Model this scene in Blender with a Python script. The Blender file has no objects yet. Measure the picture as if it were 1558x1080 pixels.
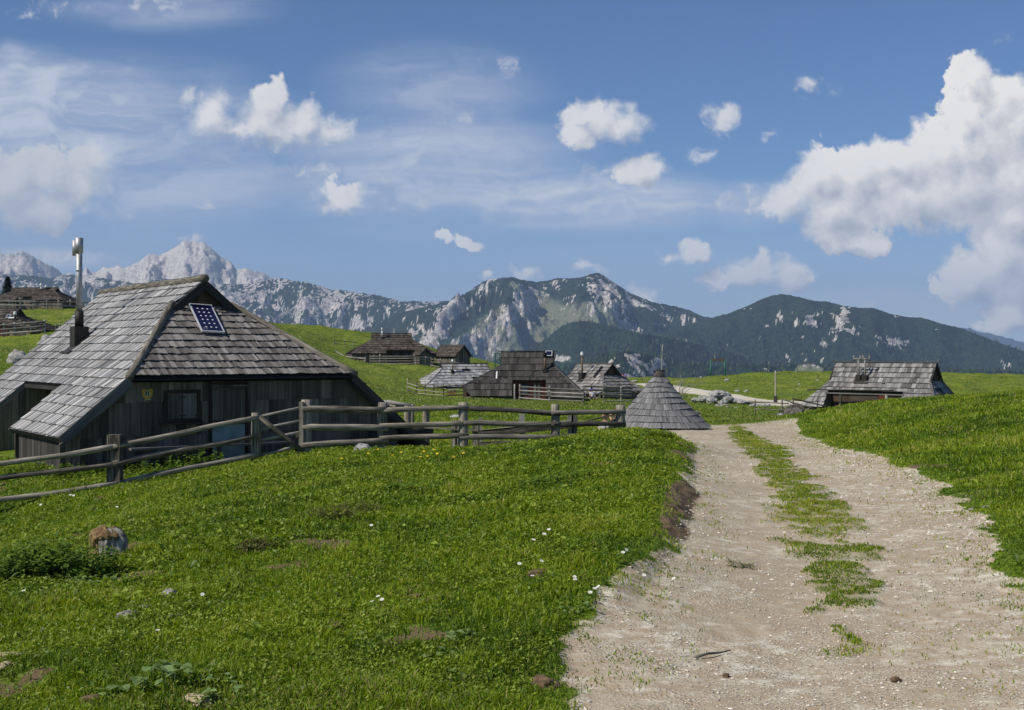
import bpy, bmesh, math, random
import numpy as np
from mathutils import Vector, Matrix, noise as mnoise

R = math.radians
rng = random.Random(7)
nrng = np.random.default_rng(11)
scene = bpy.context.scene
COL = scene.collection

# ------------------------------------------------------------------ camera model
F, CX, HY, EYE = 1900.0, 779.0, 535.0, 1.65      # focal length in photo pixels, principal column, horizon row, eye height
def at(px, py, Y):
    return Vector(((px - CX) * Y / F, Y, EYE - (py - HY) * Y / F))
def colx(px, Y):
    return (px - CX) * Y / F
def rowz(py, Y):
    return EYE - (py - HY) * Y / F

cam_d = bpy.data.cameras.new("camera")
cam = bpy.data.objects.new("camera", cam_d)
COL.objects.link(cam)
cam.location = (0, 0, EYE)
cam.rotation_euler = (R(90), 0, 0)
cam_d.sensor_width = 36.0
cam_d.lens = 36.0 * F / 1558.0
cam_d.shift_y = (HY - 540.0) / 1558.0
cam_d.clip_start = 0.1
cam_d.clip_end = 90000.0
scene.camera = cam
scene.render.resolution_x, scene.render.resolution_y = 1024, 710

# ------------------------------------------------------------------ numpy noise
def _hash(ix, iy, seed):
    h = (ix.astype(np.int64) * 374761393 + iy.astype(np.int64) * 668265263 + seed * 974711) & 0xFFFFFFFF
    h = ((h ^ (h >> 13)) * 1274126177) & 0xFFFFFFFF
    return (h ^ (h >> 16)) & 0xFFFFFFFF
def perlin(x, y, seed=0):
    x0 = np.floor(x); y0 = np.floor(y)
    fx = x - x0; fy = y - y0
    u = fx * fx * fx * (fx * (fx * 6 - 15) + 10); v = fy * fy * fy * (fy * (fy * 6 - 15) + 10)
    def g(ix, iy, dx, dy):
        a = _hash(ix, iy, seed).astype(np.float64) * (2 * math.pi / 4294967296.0)
        return np.cos(a) * dx + np.sin(a) * dy
    n00 = g(x0, y0, fx, fy); n10 = g(x0 + 1, y0, fx - 1, fy)
    n01 = g(x0, y0 + 1, fx, fy - 1); n11 = g(x0 + 1, y0 + 1, fx - 1, fy - 1)
    return ((n00 * (1 - u) + n10 * u) * (1 - v) + (n01 * (1 - u) + n11 * u) * v) * 1.5
def fbm(x, y, octv=4, seed=0, gain=0.5):
    s = np.zeros_like(x, dtype=np.float64); a = 1.0; f = 1.0
    for k in range(octv):
        s += a * perlin(x * f + 17.3 * k, y * f - 9.1 * k, seed + k); a *= gain; f *= 2.03
    return s
def ridged(x, y, octv=5, seed=0, gain=0.5):
    s = np.zeros_like(x, dtype=np.float64); a = 1.0; f = 1.0; w = 1.0
    for k in range(octv):
        n = 1 - np.abs(perlin(x * f + 31.7 * k, y * f + 5.9 * k, seed + k)); n = n * n
        s += a * n * w; w = np.clip(n * 1.6, 0, 1); a *= gain; f *= 2.07
    return s
def sstep(a, b, x):
    t = np.clip((x - a) / (b - a), 0, 1)
    return t * t * (3 - 2 * t)

# ------------------------------------------------------------------ ground: control points (photo column, distance, height)
ZP_Y = [0, 8, 12, 20, 30, 42, 50, 60, 75]
ZP_Z = [0, 0, -.04, -.22, -.55, -.9, -1.18, -1.45, -1.9]
def zpath(Y):
    return np.interp(Y, ZP_Y, ZP_Z)
CP = []
def cp(px, py, Y, z=None):
    CP.append((px, Y, rowz(py, Y) if z is None else z))
for Y in (3.5, 5, 8, 12, 20, 30, 42):
    for px in (1060, 1250):
        if not (Y < 6 and px == 1060): cp(px + (0 if Y > 12 else 60), 0, Y, float(zpath(Y)))
for a in [(860, 1080, 5.7), (600, 1080, 5.8), (300, 1080, 6.0), (0, 1080, 6.2), (-300, 1080, 6.5),
          (960, 850, 9.35), (980, 750, 13.7), (1000, 700, 18.1), (990, 669, 22.6), (950, 656, 26.4), (900, 668, 27.2),
          (945, 668, 28.5), (845, 677, 28.3), (705, 687, 28.6), (582, 686, 28.4), (463, 692, 28.0), (390, 702, 27.5), (175, 741, 26.5),
          (0, 780, 25.7), (-250, 805, 25.0),
          (600, 800, 12.2), (300, 800, 13.2), (165, 855, 11.5), (165, 800, 14.6), (0, 850, 12.0), (400, 750, 17.6), (800, 720, 17.5), (600, 720, 18.6),
          (800, 850, 9.6), (600, 950, 7.9), (300, 950, 8.1), (0, 950, 8.4),
          (600, 650, 45), (700, 640, 50), (800, 630, 55), (900, 627, 62), (600, 610, 80), (750, 607, 105), (850, 614, 100), (920, 612, 112), (950, 601, 130),
          (650, 600, 125), (560, 590, 95), (600, 564, 150), (520, 549, 150), (563, 554, 170), (530, 549, 178), (610, 556, 172), (655, 558, 170), (650, 557, 180), (470, 520, 170), (415, 492, 230), (520, 507, 215), (570, 517, 205),
          (700, 547, 210), (760, 562, 220), (850, 577, 230), (950, 580, 230),
          (100, 545, 75), (40, 572, 60), (100, 482, 170), (60, 469, 190), (0, 469, 190), (60, 511, 135), (0, 513, 135), (-200, 505, 135), (-200, 460, 190),
          (200, 470, 205), (300, 478, 222), (130, 468, 204), (20, 464, 215), (-200, 455, 215),
          (1030, 580, 230), (1100, 574, 220), (1200, 571, 210), (1265, 572, 200), (1350, 582, 190), (1450, 601, 150), (1600, 600, 150),
          (1180, 612, 125), (1100, 600, 150), (1040, 592, 170), (1000, 588, 185), (1100, 611, 95), (1150, 628, 72), (1150, 640, 52), (1220, 634, 60),
          (1240, 628, 48), (1330, 615, 45), (1440, 607, 42), (1558, 599.5, 38), (1750, 588, 36), (1558, 700, 18), (1450, 704, 18.6), (1600, 800, 11.2),
          (1400, 652, 28), (1300, 655, 33.5), (1750, 900, 8)]:
    cp(*a)
for a in [(900, 36, -1.1), (980, 36, -.85), (1002, 42, -.9), (920, 43, -1.2), (860, 40, -1.15), (340, 31, -1.08), (80, 29, -1.12), (610, 34.5, -1.0), (0, 36, -1.15),
          (-250, 34, -1.2), (200, 38, -1.05), (400, 45, -1.0), (500, 55, -1.1), (300, 60, -.9), (0, 48, -.6),
          (1330, 80, -2.25), (1440, 80, -2.35), (1600, 90, -2.5), (1250, 80, -2.1), (-600, 12, -.6), (-600, 5, -.3), (2100, 8, .15), (2100, 18, .35), (2100, 40, .9)]:
    CP.append(a)
CP = np.array(CP)
def _uv(a, Y):
    return np.stack([np.clip(a, -700, 2200) / 420.0, np.log(np.clip(Y, 3.0, 245)) * 1.7], -1)
def _k(r2):
    return np.where(r2 > 1e-12, 0.5 * r2 * np.log(np.maximum(r2, 1e-12)), 0.0)
_P = _uv(CP[:, 0], CP[:, 1]); _n = len(_P)
_A = np.zeros((_n + 3, _n + 3))
_A[:_n, :_n] = _k(((_P[:, None] - _P[None]) ** 2).sum(-1)) + np.eye(_n) * 0.0012
_A[:_n, _n] = 1; _A[:_n, _n + 1:] = _P; _A[_n, :_n] = 1; _A[_n + 1:, :_n] = _P.T
_w = np.linalg.solve(_A, np.concatenate([CP[:, 2], np.zeros(3)]))
# ---- the two-rut track: edges by photo row, turned into ground metres at each distance
ROWS = [642, 645, 650, 660, 680, 700, 720, 750, 800, 850, 900, 940, 960, 1000, 1080, 1200]
PL = [1100, 1060, 1000, 1008, 1033, 1048, 1050, 1048, 1036, 1015, 972, 932, 912, 884, 828, 740]
PR = [1180, 1212, 1214, 1228, 1264, 1325, 1375, 1445, 1500, 1535, 1575, 1610, 1630, 1680, 1790, 1960]
SL = [1200, 1120, 1112, 1116, 1138, 1150, 1164, 1180, 1200, 1215, 1242, 1255, 1280, 1290, 1300, 1300]
SR = [1200, 1120, 1135, 1160, 1190, 1205, 1228, 1262, 1308, 1325, 1312, 1290, 1280, 1290, 1300, 1300]
def path_edges(Y):
    row = HY + (EYE - zpath(Y)) * F / np.maximum(Y, .5)
    return [(np.interp(row, ROWS, t) - CX) * Y / F for t in (PL, PR, SL, SR)]
def path_masks(X, Y):
    """track, centre grass strip, bare bank soil; each 0..1, with ragged edges"""
    l, r, a, b = path_edges(Y)
    n = fbm(X * 1.0, Y * .55, 4, 5) * .26 + perlin(X * 7, Y * 5, 9) * .07
    d = np.minimum(X - l + n * .8, (r + n * 1.5 * np.clip(1.3 - Y / 30, .35, 1)) - X)
    m = sstep(-.10, .10, d) * sstep(50, 45, Y)
    s = np.minimum(X - a, b - X) + n * 1.0 + .07
    patch = fbm(X * 1.6 + 4, Y * 1.1, 3, 23)
    strip = sstep(-.02, .16, s + patch * .2) * sstep(6.6, 8.0, Y) * sstep(-.75, -.1, patch + .2 + (Y - 9) * .06)
    soil = sstep(.34, .0, np.abs(X - l + .02 + n * .4)) * sstep(9.0, 10.5, Y) * sstep(19, 14, Y) * sstep(-.2, .35, fbm(X * .9, Y * .45, 3, 41) + .05)
    return m, np.clip(strip, 0, 1), np.clip(soil, 0, 1)
# the far gravel lane and the gravel yard
LANE = [(930, 578.5, 226), (960, 583, 205), (1000, 588.5, 185), (1040, 594, 168), (1090, 600, 150), (1140, 607, 135), (1185, 614, 122), (1215, 621, 108), (1240, 626, 92)]
LANE_XY = [(colx(p, Y), Y) for p, q, Y in LANE]
def lane_mask(X, Y):
    best = np.full(X.shape, 1e9)
    for (x0, y0), (x1, y1) in zip(LANE_XY[:-1], LANE_XY[1:]):
        dx, dy = x1 - x0, y1 - y0
        t = np.clip(((X - x0) * dx + (Y - y0) * dy) / (dx * dx + dy * dy), 0, 1)
        best = np.minimum(best, np.hypot(X - x0 - t * dx, Y - y0 - t * dy))
    n = fbm(X * .25, Y * .12, 3, 77) * .6
    lane = sstep(2.9, 2.1, best + n * .6)
    yard = sstep(1.25, .85, np.hypot((X - colx(1165, 95)) / 4.2, (Y - 96) / 9.0) + n * .25)
    return np.clip(lane + yard, 0, 1)
def zbase(X, Y):
    X = np.asarray(X, float); Y = np.asarray(Y, float)
    shp = X.shape; X = X.ravel(); Y = Y.ravel()
    out = np.empty(X.shape)
    for i in range(0, len(X), 60000):
        x = X[i:i + 60000]; y = Y[i:i + 60000]
        q = _uv(CX + F * x / np.maximum(y, .3), y)
        d2 = ((q[:, None, 0] - _P[None, :, 0]) ** 2 + (q[:, None, 1] - _P[None, :, 1]) ** 2)
        z = _k(d2) @ _w[:_n] + _w[_n] + q @ _w[_n + 1:]
        far = np.clip(y - 245, 0, None)
        z = z - far * .16 - 60 * sstep(0, 250, far) - np.clip(far - 250, 0, None) * .19
        out[i:i + 60000] = np.maximum(z, -480)
    return out.reshape(shp)
def zground(X, Y, fine=True):
    X = np.asarray(X, float); Y = np.asarray(Y, float)
    z = zbase(X, Y)
    m, s, soil = path_masks(X, Y)
    l = path_edges(Y)[0]
    cut = sstep(-.45, .06, X - l) * (1 - sstep(-.45, .06, X - l)) * 4
    bank = sstep(-.9, -.12, X - l) * (1 - sstep(-.08, .12, X - l)) * sstep(6.5, 9, Y) * sstep(26, 20, Y)
    z = z + bank * .06
    amp = np.clip(Y / 40, .5, 3.0)
    z = z + (1 - m) * (fbm(X * .35, Y * .35, 3, 3) * .055 * amp * sstep(110, 60, Y) + fbm(X * 1.4, Y * 1.4, 3, 13) * .034 * sstep(60, 25, Y))
    z = z + m * (-.03 + s * .022 + fbm(X * 2.2, Y * 2.2, 3, 33) * .012)
    if fine:
        z = z + soil * (fbm(X * 6, Y * 6, 3, 51) * .022)
    z = z + sstep(90, 150, Y) * sstep(260, 240, Y) * (fbm(X * .06, Y * .05, 4, 61) * .7 + fbm(X * .3, Y * .16, 3, 65) * .14) * (1 - .9 * np.exp(-((CX + F * X / np.maximum(Y, 1) - 1080) / 130) ** 2) * sstep(205, 190, Y))
    return z
def zg(x, y):
    return float(zground(np.array([x]), np.array([y]), False)[0])
def ground_at(px, Y):
    x = colx(px, Y)
    return Vector((x, Y, zg(x, Y)))
# ------------------------------------------------------------------ node helpers and materials
class NT:
    def __init__(s, tree):
        s.t = tree; s.N = tree.nodes; s.L = tree.links
    def n(s, typ, **kw):
        nd = s.N.new(typ)
        for k, v in kw.items():
            setattr(nd, k, v)
        return nd
    def set(s, sock, v):
        if isinstance(v, bpy.types.NodeSocket):
            s.L.new(v, sock)
        elif v is not None:
            sock.default_value = v
    def math(s, op, a, b=None, c=None, clamp=False):
        nd = s.n('ShaderNodeMath', operation=op, use_clamp=clamp)
        s.set(nd.inputs[0], a); s.set(nd.inputs[1], b); s.set(nd.inputs[2], c)
        return nd.outputs[0]
    def vmath(s, op, a, b=None, c=None):
        nd = s.n('ShaderNodeVectorMath', operation=op)
        s.set(nd.inputs[0], a); s.set(nd.inputs[1], b)
        if c is not None: s.set(nd.inputs[2], c)
        return nd.outputs['Value'] if op in ('LENGTH', 'DOT_PRODUCT', 'DISTANCE') else nd.outputs[0]
    def mapr(s, x, a, b, c=0.0, d=1.0, smooth=True):
        nd = s.n('ShaderNodeMapRange', interpolation_type='SMOOTHSTEP' if smooth else 'LINEAR')
        for i, v in enumerate((x, a, b, c, d)): s.set(nd.inputs[i], v)
        return nd.outputs[0]
    def mix(s, fac, a, b, mode='MIX'):
        nd = s.n('ShaderNodeMix', data_type='RGBA', blend_type=mode)
        s.set(nd.inputs[0], fac); s.set(nd.inputs[6], a); s.set(nd.inputs[7], b)
        return nd.outputs[2]
    def noise(s, vec, scale, detail=3.0, rough=.55, dim='3D', out='Fac'):
        nd = s.n('ShaderNodeTexNoise', noise_dimensions=dim)
        s.set(nd.inputs['Vector'], vec); s.set(nd.inputs['Scale'], scale); s.set(nd.inputs['Detail'], detail); s.set(nd.inputs['Roughness'], rough)
        return nd.outputs[out]
    def mapping(s, vec, scale=(1, 1, 1), rot=(0, 0, 0), loc=(0, 0, 0)):
        nd = s.n('ShaderNodeMapping')
        s.set(nd.inputs[0], vec); nd.inputs['Scale'].default_value = scale; nd.inputs['Rotation'].default_value = rot; nd.inputs['Location'].default_value = loc
        return nd.outputs[0]
    def attr(s, name, out='Fac'):
        return s.n('ShaderNodeAttribute', attribute_name=name).outputs[out]

def c4(r, g=None, b=None):
    if g is None: return (r, r, r, 1)
    return (r, g, b, 1)
def new_mat(name):
    m = bpy.data.materials.new(name); m.use_nodes = True
    nt = NT(m.node_tree); b = m.node_tree.nodes['Principled BSDF']
    b.inputs['Roughness'].default_value = .85
    b.inputs['Specular IOR Level'].default_value = .25
    return m, nt, b
def bump(nt, b, h, strength, dist):
    nd = nt.n('ShaderNodeBump'); nd.inputs['Strength'].default_value = strength; nd.inputs['Distance'].default_value = dist
    nt.L.new(h, nd.inputs['Height']); nt.L.new(nd.outputs[0], b.inputs['Normal'])

def mat_wood(name, dark, light, streak=(9, 1.1), moss=0.0, contrast=1.0, warm=None):
    """weathered boards or shingles: streaks run along v of the uv map, each board has its own tint"""
    m, nt, b = new_mat(name)
    uv = nt.n('ShaderNodeUVMap').outputs[0]
    tint = nt.attr('tint')
    off = nt.n('ShaderNodeCombineXYZ'); nt.set(off.inputs[2], nt.math('MULTIPLY', tint, 37.0))
    p = nt.vmath('ADD', nt.mapping(uv, (streak[0], streak[1], 1)), off.outputs[0])
    s1 = nt.noise(p, 1.0, 4, .6); s2 = nt.noise(nt.mapping(p, (4.1, 2.2, 1)), 1.0, 3, .6)
    big = nt.noise(nt.mapping(uv, (.5, .5, 1)), 1.0, 3, .6)
    f = nt.math('ADD', nt.math('MULTIPLY_ADD', nt.math('SUBTRACT', s1, .5), .75 * contrast, .62), nt.math('MULTIPLY', nt.math('SUBTRACT', s2, .5), .5 * contrast))
    f = nt.math('ADD', f, nt.math('MULTIPLY', nt.math('SUBTRACT', tint, .5), .58))
    f = nt.math('ADD', f, nt.math('MULTIPLY', nt.math('SUBTRACT', big, .5), .5))
    f = nt.mapr(f, .25, 1.15)
    col = nt.mix(f, c4(*dark), c4(*light))
    if warm:
        col = nt.mix(nt.mapr(nt.noise(nt.mapping(uv, (1.3, .7, 1), loc=(3, 8, 0)), 1.0, 4, .6), .52, .74), col, c4(*warm))
    if moss:
        geo = nt.n('ShaderNodeNewGeometry')
        mm = nt.mapr(nt.noise(geo.outputs['Position'], 2.3, 5, .65), .5, .72)
        up = nt.n('ShaderNodeSeparateXYZ'); nt.L.new(geo.outputs['Normal'], up.inputs[0])
        mm = nt.math('MULTIPLY', nt.math('MULTIPLY', mm, nt.mapr(up.outputs[2], -.1, .9)), moss)
        col = nt.mix(mm, col, c4(.075, .085, .028))
    nt.L.new(col, b.inputs['Base Color'])
    bump(nt, b, nt.math('ADD', s2, s1), .8, .010)
    return m
def mat_log(name, dark, light, moss=.6):
    return mat_wood(name, dark, light, streak=(26, 1.6), moss=moss, contrast=1.9)
def mat_plain(name, col, rough=.6, metal=0.0, var=.25, scale=9.0):
    m, nt, b = new_mat(name)
    geo = nt.n('ShaderNodeNewGeometry')
    n = nt.noise(geo.outputs['Position'], scale, 4, .6)
    d = tuple(c * (1 - var) for c in col); l = tuple(min(1, c * (1 + var)) for c in col)
    nt.L.new(nt.mix(nt.mapr(n, .3, .7), c4(*d), c4(*l)), b.inputs['Base Color'])
    b.inputs['Roughness'].default_value = rough; b.inputs['Metallic'].default_value = metal
    return m
def mat_stone(name, dark, light, lichen=(.2, .19, .15), scale=3.0):
    m, nt, b = new_mat(name)
    tc = nt.n('ShaderNodeTexCoord').outputs['Object']
    a = nt.noise(tc, scale, 7, .65); c = nt.noise(tc, scale * 5, 5, .7)
    col = nt.mix(nt.mapr(a, .3, .7), c4(*dark), c4(*light))
    col = nt.mix(nt.mapr(c, .54, .72), col, c4(*lichen))
    v = nt.n('ShaderNodeTexVoronoi', feature='DISTANCE_TO_EDGE'); nt.set(v.inputs['Vector'], nt.vmath('ADD', tc, nt.mapping(nt.noise(tc, 4, 3, out='Color'), (.3, .3, .3)))); v.inputs['Scale'].default_value = scale * 1.1
    col = nt.mix(nt.mapr(v.outputs['Distance'], .05, 0.0), col, c4(dark[0] * .4, dark[1] * .4, dark[2] * .4))
    nt.L.new(col, b.inputs['Base Color'])
    bump(nt, b, nt.math('ADD', a, nt.math('MULTIPLY', c, .4)), .8, .05)
    return m
def mat_leaf(name, dark, light, trans=.35, yellow=(.16, .17, .03), mid=None):
    """leaves and blades: diffuse plus light coming through, each leaf with its own tint"""
    m = bpy.data.materials.new(name); m.use_nodes = True
    nt = NT(m.node_tree); m.node_tree.nodes.remove(m.node_tree.nodes['Principled BSDF'])
    out = m.node_tree.nodes['Material Output']
    t = nt.attr('tint')
    rp = nt.n('ShaderNodeValToRGB'); cr = rp.color_ramp
    if mid: e_ = cr.elements.new(.45); e_.color = c4(*mid)
    cr.elements[0].position = 0.0; cr.elements[0].color = c4(*dark)
    cr.elements[-1].position = .8; cr.elements[-1].color = c4(*light)
    e = cr.elements.new(.93); e.color = c4(*yellow)
    nt.L.new(t, rp.inputs[0])
    d = nt.n('ShaderNodeBsdfDiffuse'); tr = nt.n('ShaderNodeBsdfTranslucent'); g = nt.n('ShaderNodeBsdfGlossy'); g.inputs['Roughness'].default_value = .55
    nt.L.new(rp.outputs[0], d.inputs[0])
    nt.L.new(nt.mix(1.0, rp.outputs[0], c4(1.0, 1.0, .45), 'MULTIPLY'), tr.inputs[0])
    g.inputs['Color'].default_value = c4(.9, .95, .9)
    mx = nt.n('ShaderNodeMixShader'); mx.inputs[0].default_value = trans
    nt.L.new(d.outputs[0], mx.inputs[1]); nt.L.new(tr.outputs[0], mx.inputs[2])
    m2 = nt.n('ShaderNodeMixShader'); m2.inputs[0].default_value = .025
    nt.L.new(mx.outputs[0], m2.inputs[1]); nt.L.new(g.outputs[0], m2.inputs[2])
    nt.L.new(m2.outputs[0], out.inputs[0])
    return m

M = {}
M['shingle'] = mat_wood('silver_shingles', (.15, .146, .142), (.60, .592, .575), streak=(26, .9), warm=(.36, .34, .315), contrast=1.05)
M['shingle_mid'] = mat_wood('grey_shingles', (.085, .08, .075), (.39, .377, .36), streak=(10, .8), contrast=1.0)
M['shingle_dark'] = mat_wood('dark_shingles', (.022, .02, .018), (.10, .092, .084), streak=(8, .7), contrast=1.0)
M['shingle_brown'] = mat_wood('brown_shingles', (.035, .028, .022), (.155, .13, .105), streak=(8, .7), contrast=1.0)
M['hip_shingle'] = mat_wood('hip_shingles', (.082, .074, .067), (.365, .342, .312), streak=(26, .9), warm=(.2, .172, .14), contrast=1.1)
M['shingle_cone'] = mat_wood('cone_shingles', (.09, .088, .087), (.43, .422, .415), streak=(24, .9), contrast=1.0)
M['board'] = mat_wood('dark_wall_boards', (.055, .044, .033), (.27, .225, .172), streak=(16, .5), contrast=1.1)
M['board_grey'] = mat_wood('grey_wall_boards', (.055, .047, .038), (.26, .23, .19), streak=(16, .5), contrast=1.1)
M['board_brown'] = mat_wood('brown_boards', (.03, .02, .014), (.11, .075, .048), streak=(14, .5))
M['board_red'] = mat_wood('red_brown_boards', (.07, .015, .01), (.2, .05, .03), streak=(14, .5))
M['log'] = mat_log('weathered_fence_log', (.032, .028, .021), (.44, .395, .315), .6)
M['log_dark'] = mat_log('dark_fence_log', (.028, .025, .021), (.27, .25, .215), .4)
M['rail_pale'] = mat_log('pale_fence_rail', (.09, .085, .075), (.42, .4, .36), .1)
M['trim'] = mat_wood('grey_trim_boards', (.06, .056, .052), (.23, .22, .205), streak=(10, .6))
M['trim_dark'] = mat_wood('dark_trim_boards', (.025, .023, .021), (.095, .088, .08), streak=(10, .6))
M['steel'] = mat_plain('brushed_steel', (.40, .40, .40), .62, .9, .15)
M['sheet_dark'] = mat_plain('dark_brown_sheet_metal', (.035, .03, .025), .6, .2)
M['rust'] = mat_plain('rusty_pipe', (.16, .11, .07), .7, .3)
M['alu'] = mat_plain('white_aluminium', (.62, .63, .65), .4, .3, .08)
M['cell'] = mat_plain('solar_cells', (.012, .014, .05), .15, 0, .2)
M['grey_flue'] = mat_plain('grey_flue', (.20, .19, .18), .55, .1, .2)
M['white'] = mat_plain('white_paint', (.72, .72, .7), .6, 0, .1)
M['blue_panel'] = mat_plain('faded_blue_grey_sheet', (.26, .32, .31), .55, 0, .25, 2.5)
M['black'] = mat_plain('black_iron', (.012, .012, .012), .5, .4)
M['gold'] = mat_plain('old_gold_paint', (.55, .32, .04), .5, .1, .35, 30)
M['cream'] = mat_plain('cream_paint', (.5, .42, .25), .6, 0, .1)
M['glass'] = mat_plain('window_glass', (.05, .07, .1), .08, 0, .3)
M['green_paint'] = mat_plain('green_painted_steel', (.03, .13, .09), .5, .2)
M['dark_steel'] = mat_plain('dark_steel', (.04, .035, .035), .5, .5)
M['rock'] = mat_stone('pale_limestone', (.2, .195, .185), (.5, .49, .46))
M['rock_small'] = mat_stone('small_limestone', (.24, .22, .2), (.55, .52, .48), scale=14.0)
M['stump_wood'] = mat_wood('grey_stump_wood', (.10, .09, .08), (.58, .56, .52), streak=(38, 9), contrast=1.7)
M['stump_rot'] = mat_wood('rotten_tan_wood', (.09, .052, .02), (.58, .39, .18), streak=(60, 50), contrast=2.0)
M['soil'] = mat_plain('brown_soil', (.13, .085, .05), .95, 0, .5, 25)
M['sand'] = mat_plain('sandy_soil', (.4, .32, .2), .95, 0, .3, 40)
M['skin'] = mat_plain('skin', (.5, .28, .18), .55, 0, .08)
M['twig'] = mat_wood('dead_twigs', (.1, .09, .08), (.34, .31, .27), streak=(5, 3))
M['leaf_nettle'] = mat_leaf('nettle_leaf', (.04, .09, .008), (.17, .27, .03))
M['leaf_dock'] = mat_leaf('broad_pale_leaf', (.09, .15, .035), (.24, .34, .12), .3, (.2, .22, .08))
M['needle'] = mat_leaf('spruce_needles', (.006, .016, .008), (.02, .04, .016), .1, (.03, .05, .02))
M['flower'] = mat_plain('white_petals', (.8, .8, .78), .6, 0, .05)
M['yellow'] = mat_plain('yellow_petals', (.7, .5, .02), .6, 0, .1)

# ------------------------------------------------------------------ mesh builder
ORIG = {}
def tag(o, label=None, cat=None, group=None, kind=None):
    if label: o['label'] = label
    if cat: o['category'] = cat
    if group: o['group'] = group
    if kind: o['kind'] = kind
    return o
def thing(name, loc, label, cat, group=None):
    o = bpy.data.objects.new(name, None); COL.objects.link(o)
    o.location = loc; o.empty_display_size = .2
    ORIG[o.name] = Vector(loc)
    return tag(o, label, cat, group)
class MB:
    def __init__(s):
        s.v = []; s.f = []; s.t = []; s.uv = []; s.m = []
    def face(s, pts, tint=.5, uv=None, mi=0):
        b = len(s.v); s.v.extend([tuple(p) for p in pts]); s.f.append(tuple(range(b, b + len(pts))))
        s.t.append(tint); s.m.append(mi)
        s.uv.append(uv if uv else [(0, 0)] * len(pts))
    def poly(s, verts, faces, tint=.5, uvs=None, mi=0):
        b = len(s.v); s.v.extend([tuple(p) for p in verts])
        for f in faces:
            s.f.append(tuple(b + i for i in f)); s.t.append(tint); s.m.append(mi)
            s.uv.append([uvs[i] for i in f] if uvs else [(0, 0)] * len(f))
    def box(s, c, ax, ay, az, hx, hy, hz, tint=None, mi=0, along=None):
        """box about c with half sizes along three unit axes; uv runs v along the longest side"""
        c = Vector(c); tint = rng.random() if tint is None else tint
        ax, ay, az = Vector(ax), Vector(ay), Vector(az)
        P = [c + ax * (hx * i) + ay * (hy * j) + az * (hz * k) for i in (-1, 1) for j in (-1, 1) for k in (-1, 1)]
        h = (hx, hy, hz); l = h.index(max(h)) if along is None else along
        o = [i for i in range(3) if i != l]
        U = []
        for i in (-1, 1):
            for j in (-1, 1):
                for k in (-1, 1):
                    q = (i * hx, j * hy, k * hz); U.append((q[o[0]] + q[o[1]], q[l]))
        s.poly(P, [(0, 1, 3, 2), (4, 6, 7, 5), (0, 4, 5, 1), (2, 3, 7, 6), (0, 2, 6, 4), (1, 5, 7, 3)], tint, U, mi)
    def beam(s, p0, p1, w, h, tint=None, up=(0, 0, 1), mi=0):
        p0, p1 = Vector(p0), Vector(p1); d = (p1 - p0); L = d.length; d.normalize()
        u = Vector(up); x = d.cross(u)
        if x.length < 1e-4: x = d.cross(Vector((1, 0, 0)))
        x.normalize(); z = x.cross(d)
        s.box((p0 + p1) / 2, x, d, z, w / 2, L / 2, h / 2, tint, mi, 1)
    def tube(s, pts, rad, n=10, tint=None, wob=0.0, caps=True, mi=0, seed=0):
        """round log through the points; rad is one radius or one per point; wob roughens it"""
        tint = rng.random() if tint is None else tint
        pts = [Vector(p) for p in pts]; rad = rad if isinstance(rad, (list, tuple)) else [rad] * len(pts)
        V = []; U = []; acc = 0
        ref = None
        for i, p in enumerate(pts):
            d = (pts[min(i + 1, len(pts) - 1)] - pts[max(i - 1, 0)]).normalized()
            if ref is None:
                ref = d.cross(Vector((0, 0, 1)));
                if ref.length < .05: ref = d.cross(Vector((1, 0, 0)))
                ref.normalize()
            x = (ref - d * ref.dot(d)).normalized(); y = d.cross(x); ref = x
            if i: acc += (p - pts[i - 1]).length
            for k in range(n):
                a = 2 * math.pi * k / n
                r = rad[i] * (1 + (wob * mnoise.noise(Vector((math.cos(a) * 1.1 + seed, math.sin(a) * 1.1, acc * 2.2 + seed * 3.1))) if wob else 0))
                V.append(p + x * (math.cos(a) * r) + y * (math.sin(a) * r)); U.append((k / n * 6.283 * rad[i], acc))
        Fc = []
        for i in range(len(pts) - 1):
            for k in range(n):
                a, b = i * n + k, i * n + (k + 1) % n
                Fc.append((a, b, b + n, a + n))
        if caps:
            Fc.append(tuple(range(n - 1, -1, -1))); Fc.append(tuple((len(pts) - 1) * n + k for k in range(n)))
        s.poly(V, Fc, tint, U, mi)
    def log(s, p0, p1, r0, r1=None, n=10, wob=.12, bend=.03, seg=None, tint=None, mi=0):
        p0, p1 = Vector(p0), Vector(p1); L = (p1 - p0).length; r1 = r0 if r1 is None else r1
        seg = seg or max(2, int(L / .35)); sd = rng.random() * 50
        side = Vector((0, 0, 1)) if abs((p1 - p0).normalized().z) < .7 else Vector((1, 0, 0))
        pts = []; rad = []
        for i in range(seg + 1):
            t = i / seg
            q = p0.lerp(p1, t) + side * (bend * L * .3 * mnoise.noise(Vector((t * 2.3, sd, 0)))) + Vector((0, 1, 0)) * (bend * L * .2 * mnoise.noise(Vector((t * 2.1, sd, 9))))
            pts.append(q); rad.append(r0 + (r1 - r0) * t)
        s.tube(pts, rad, n, tint, wob, True, mi, sd)
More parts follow.
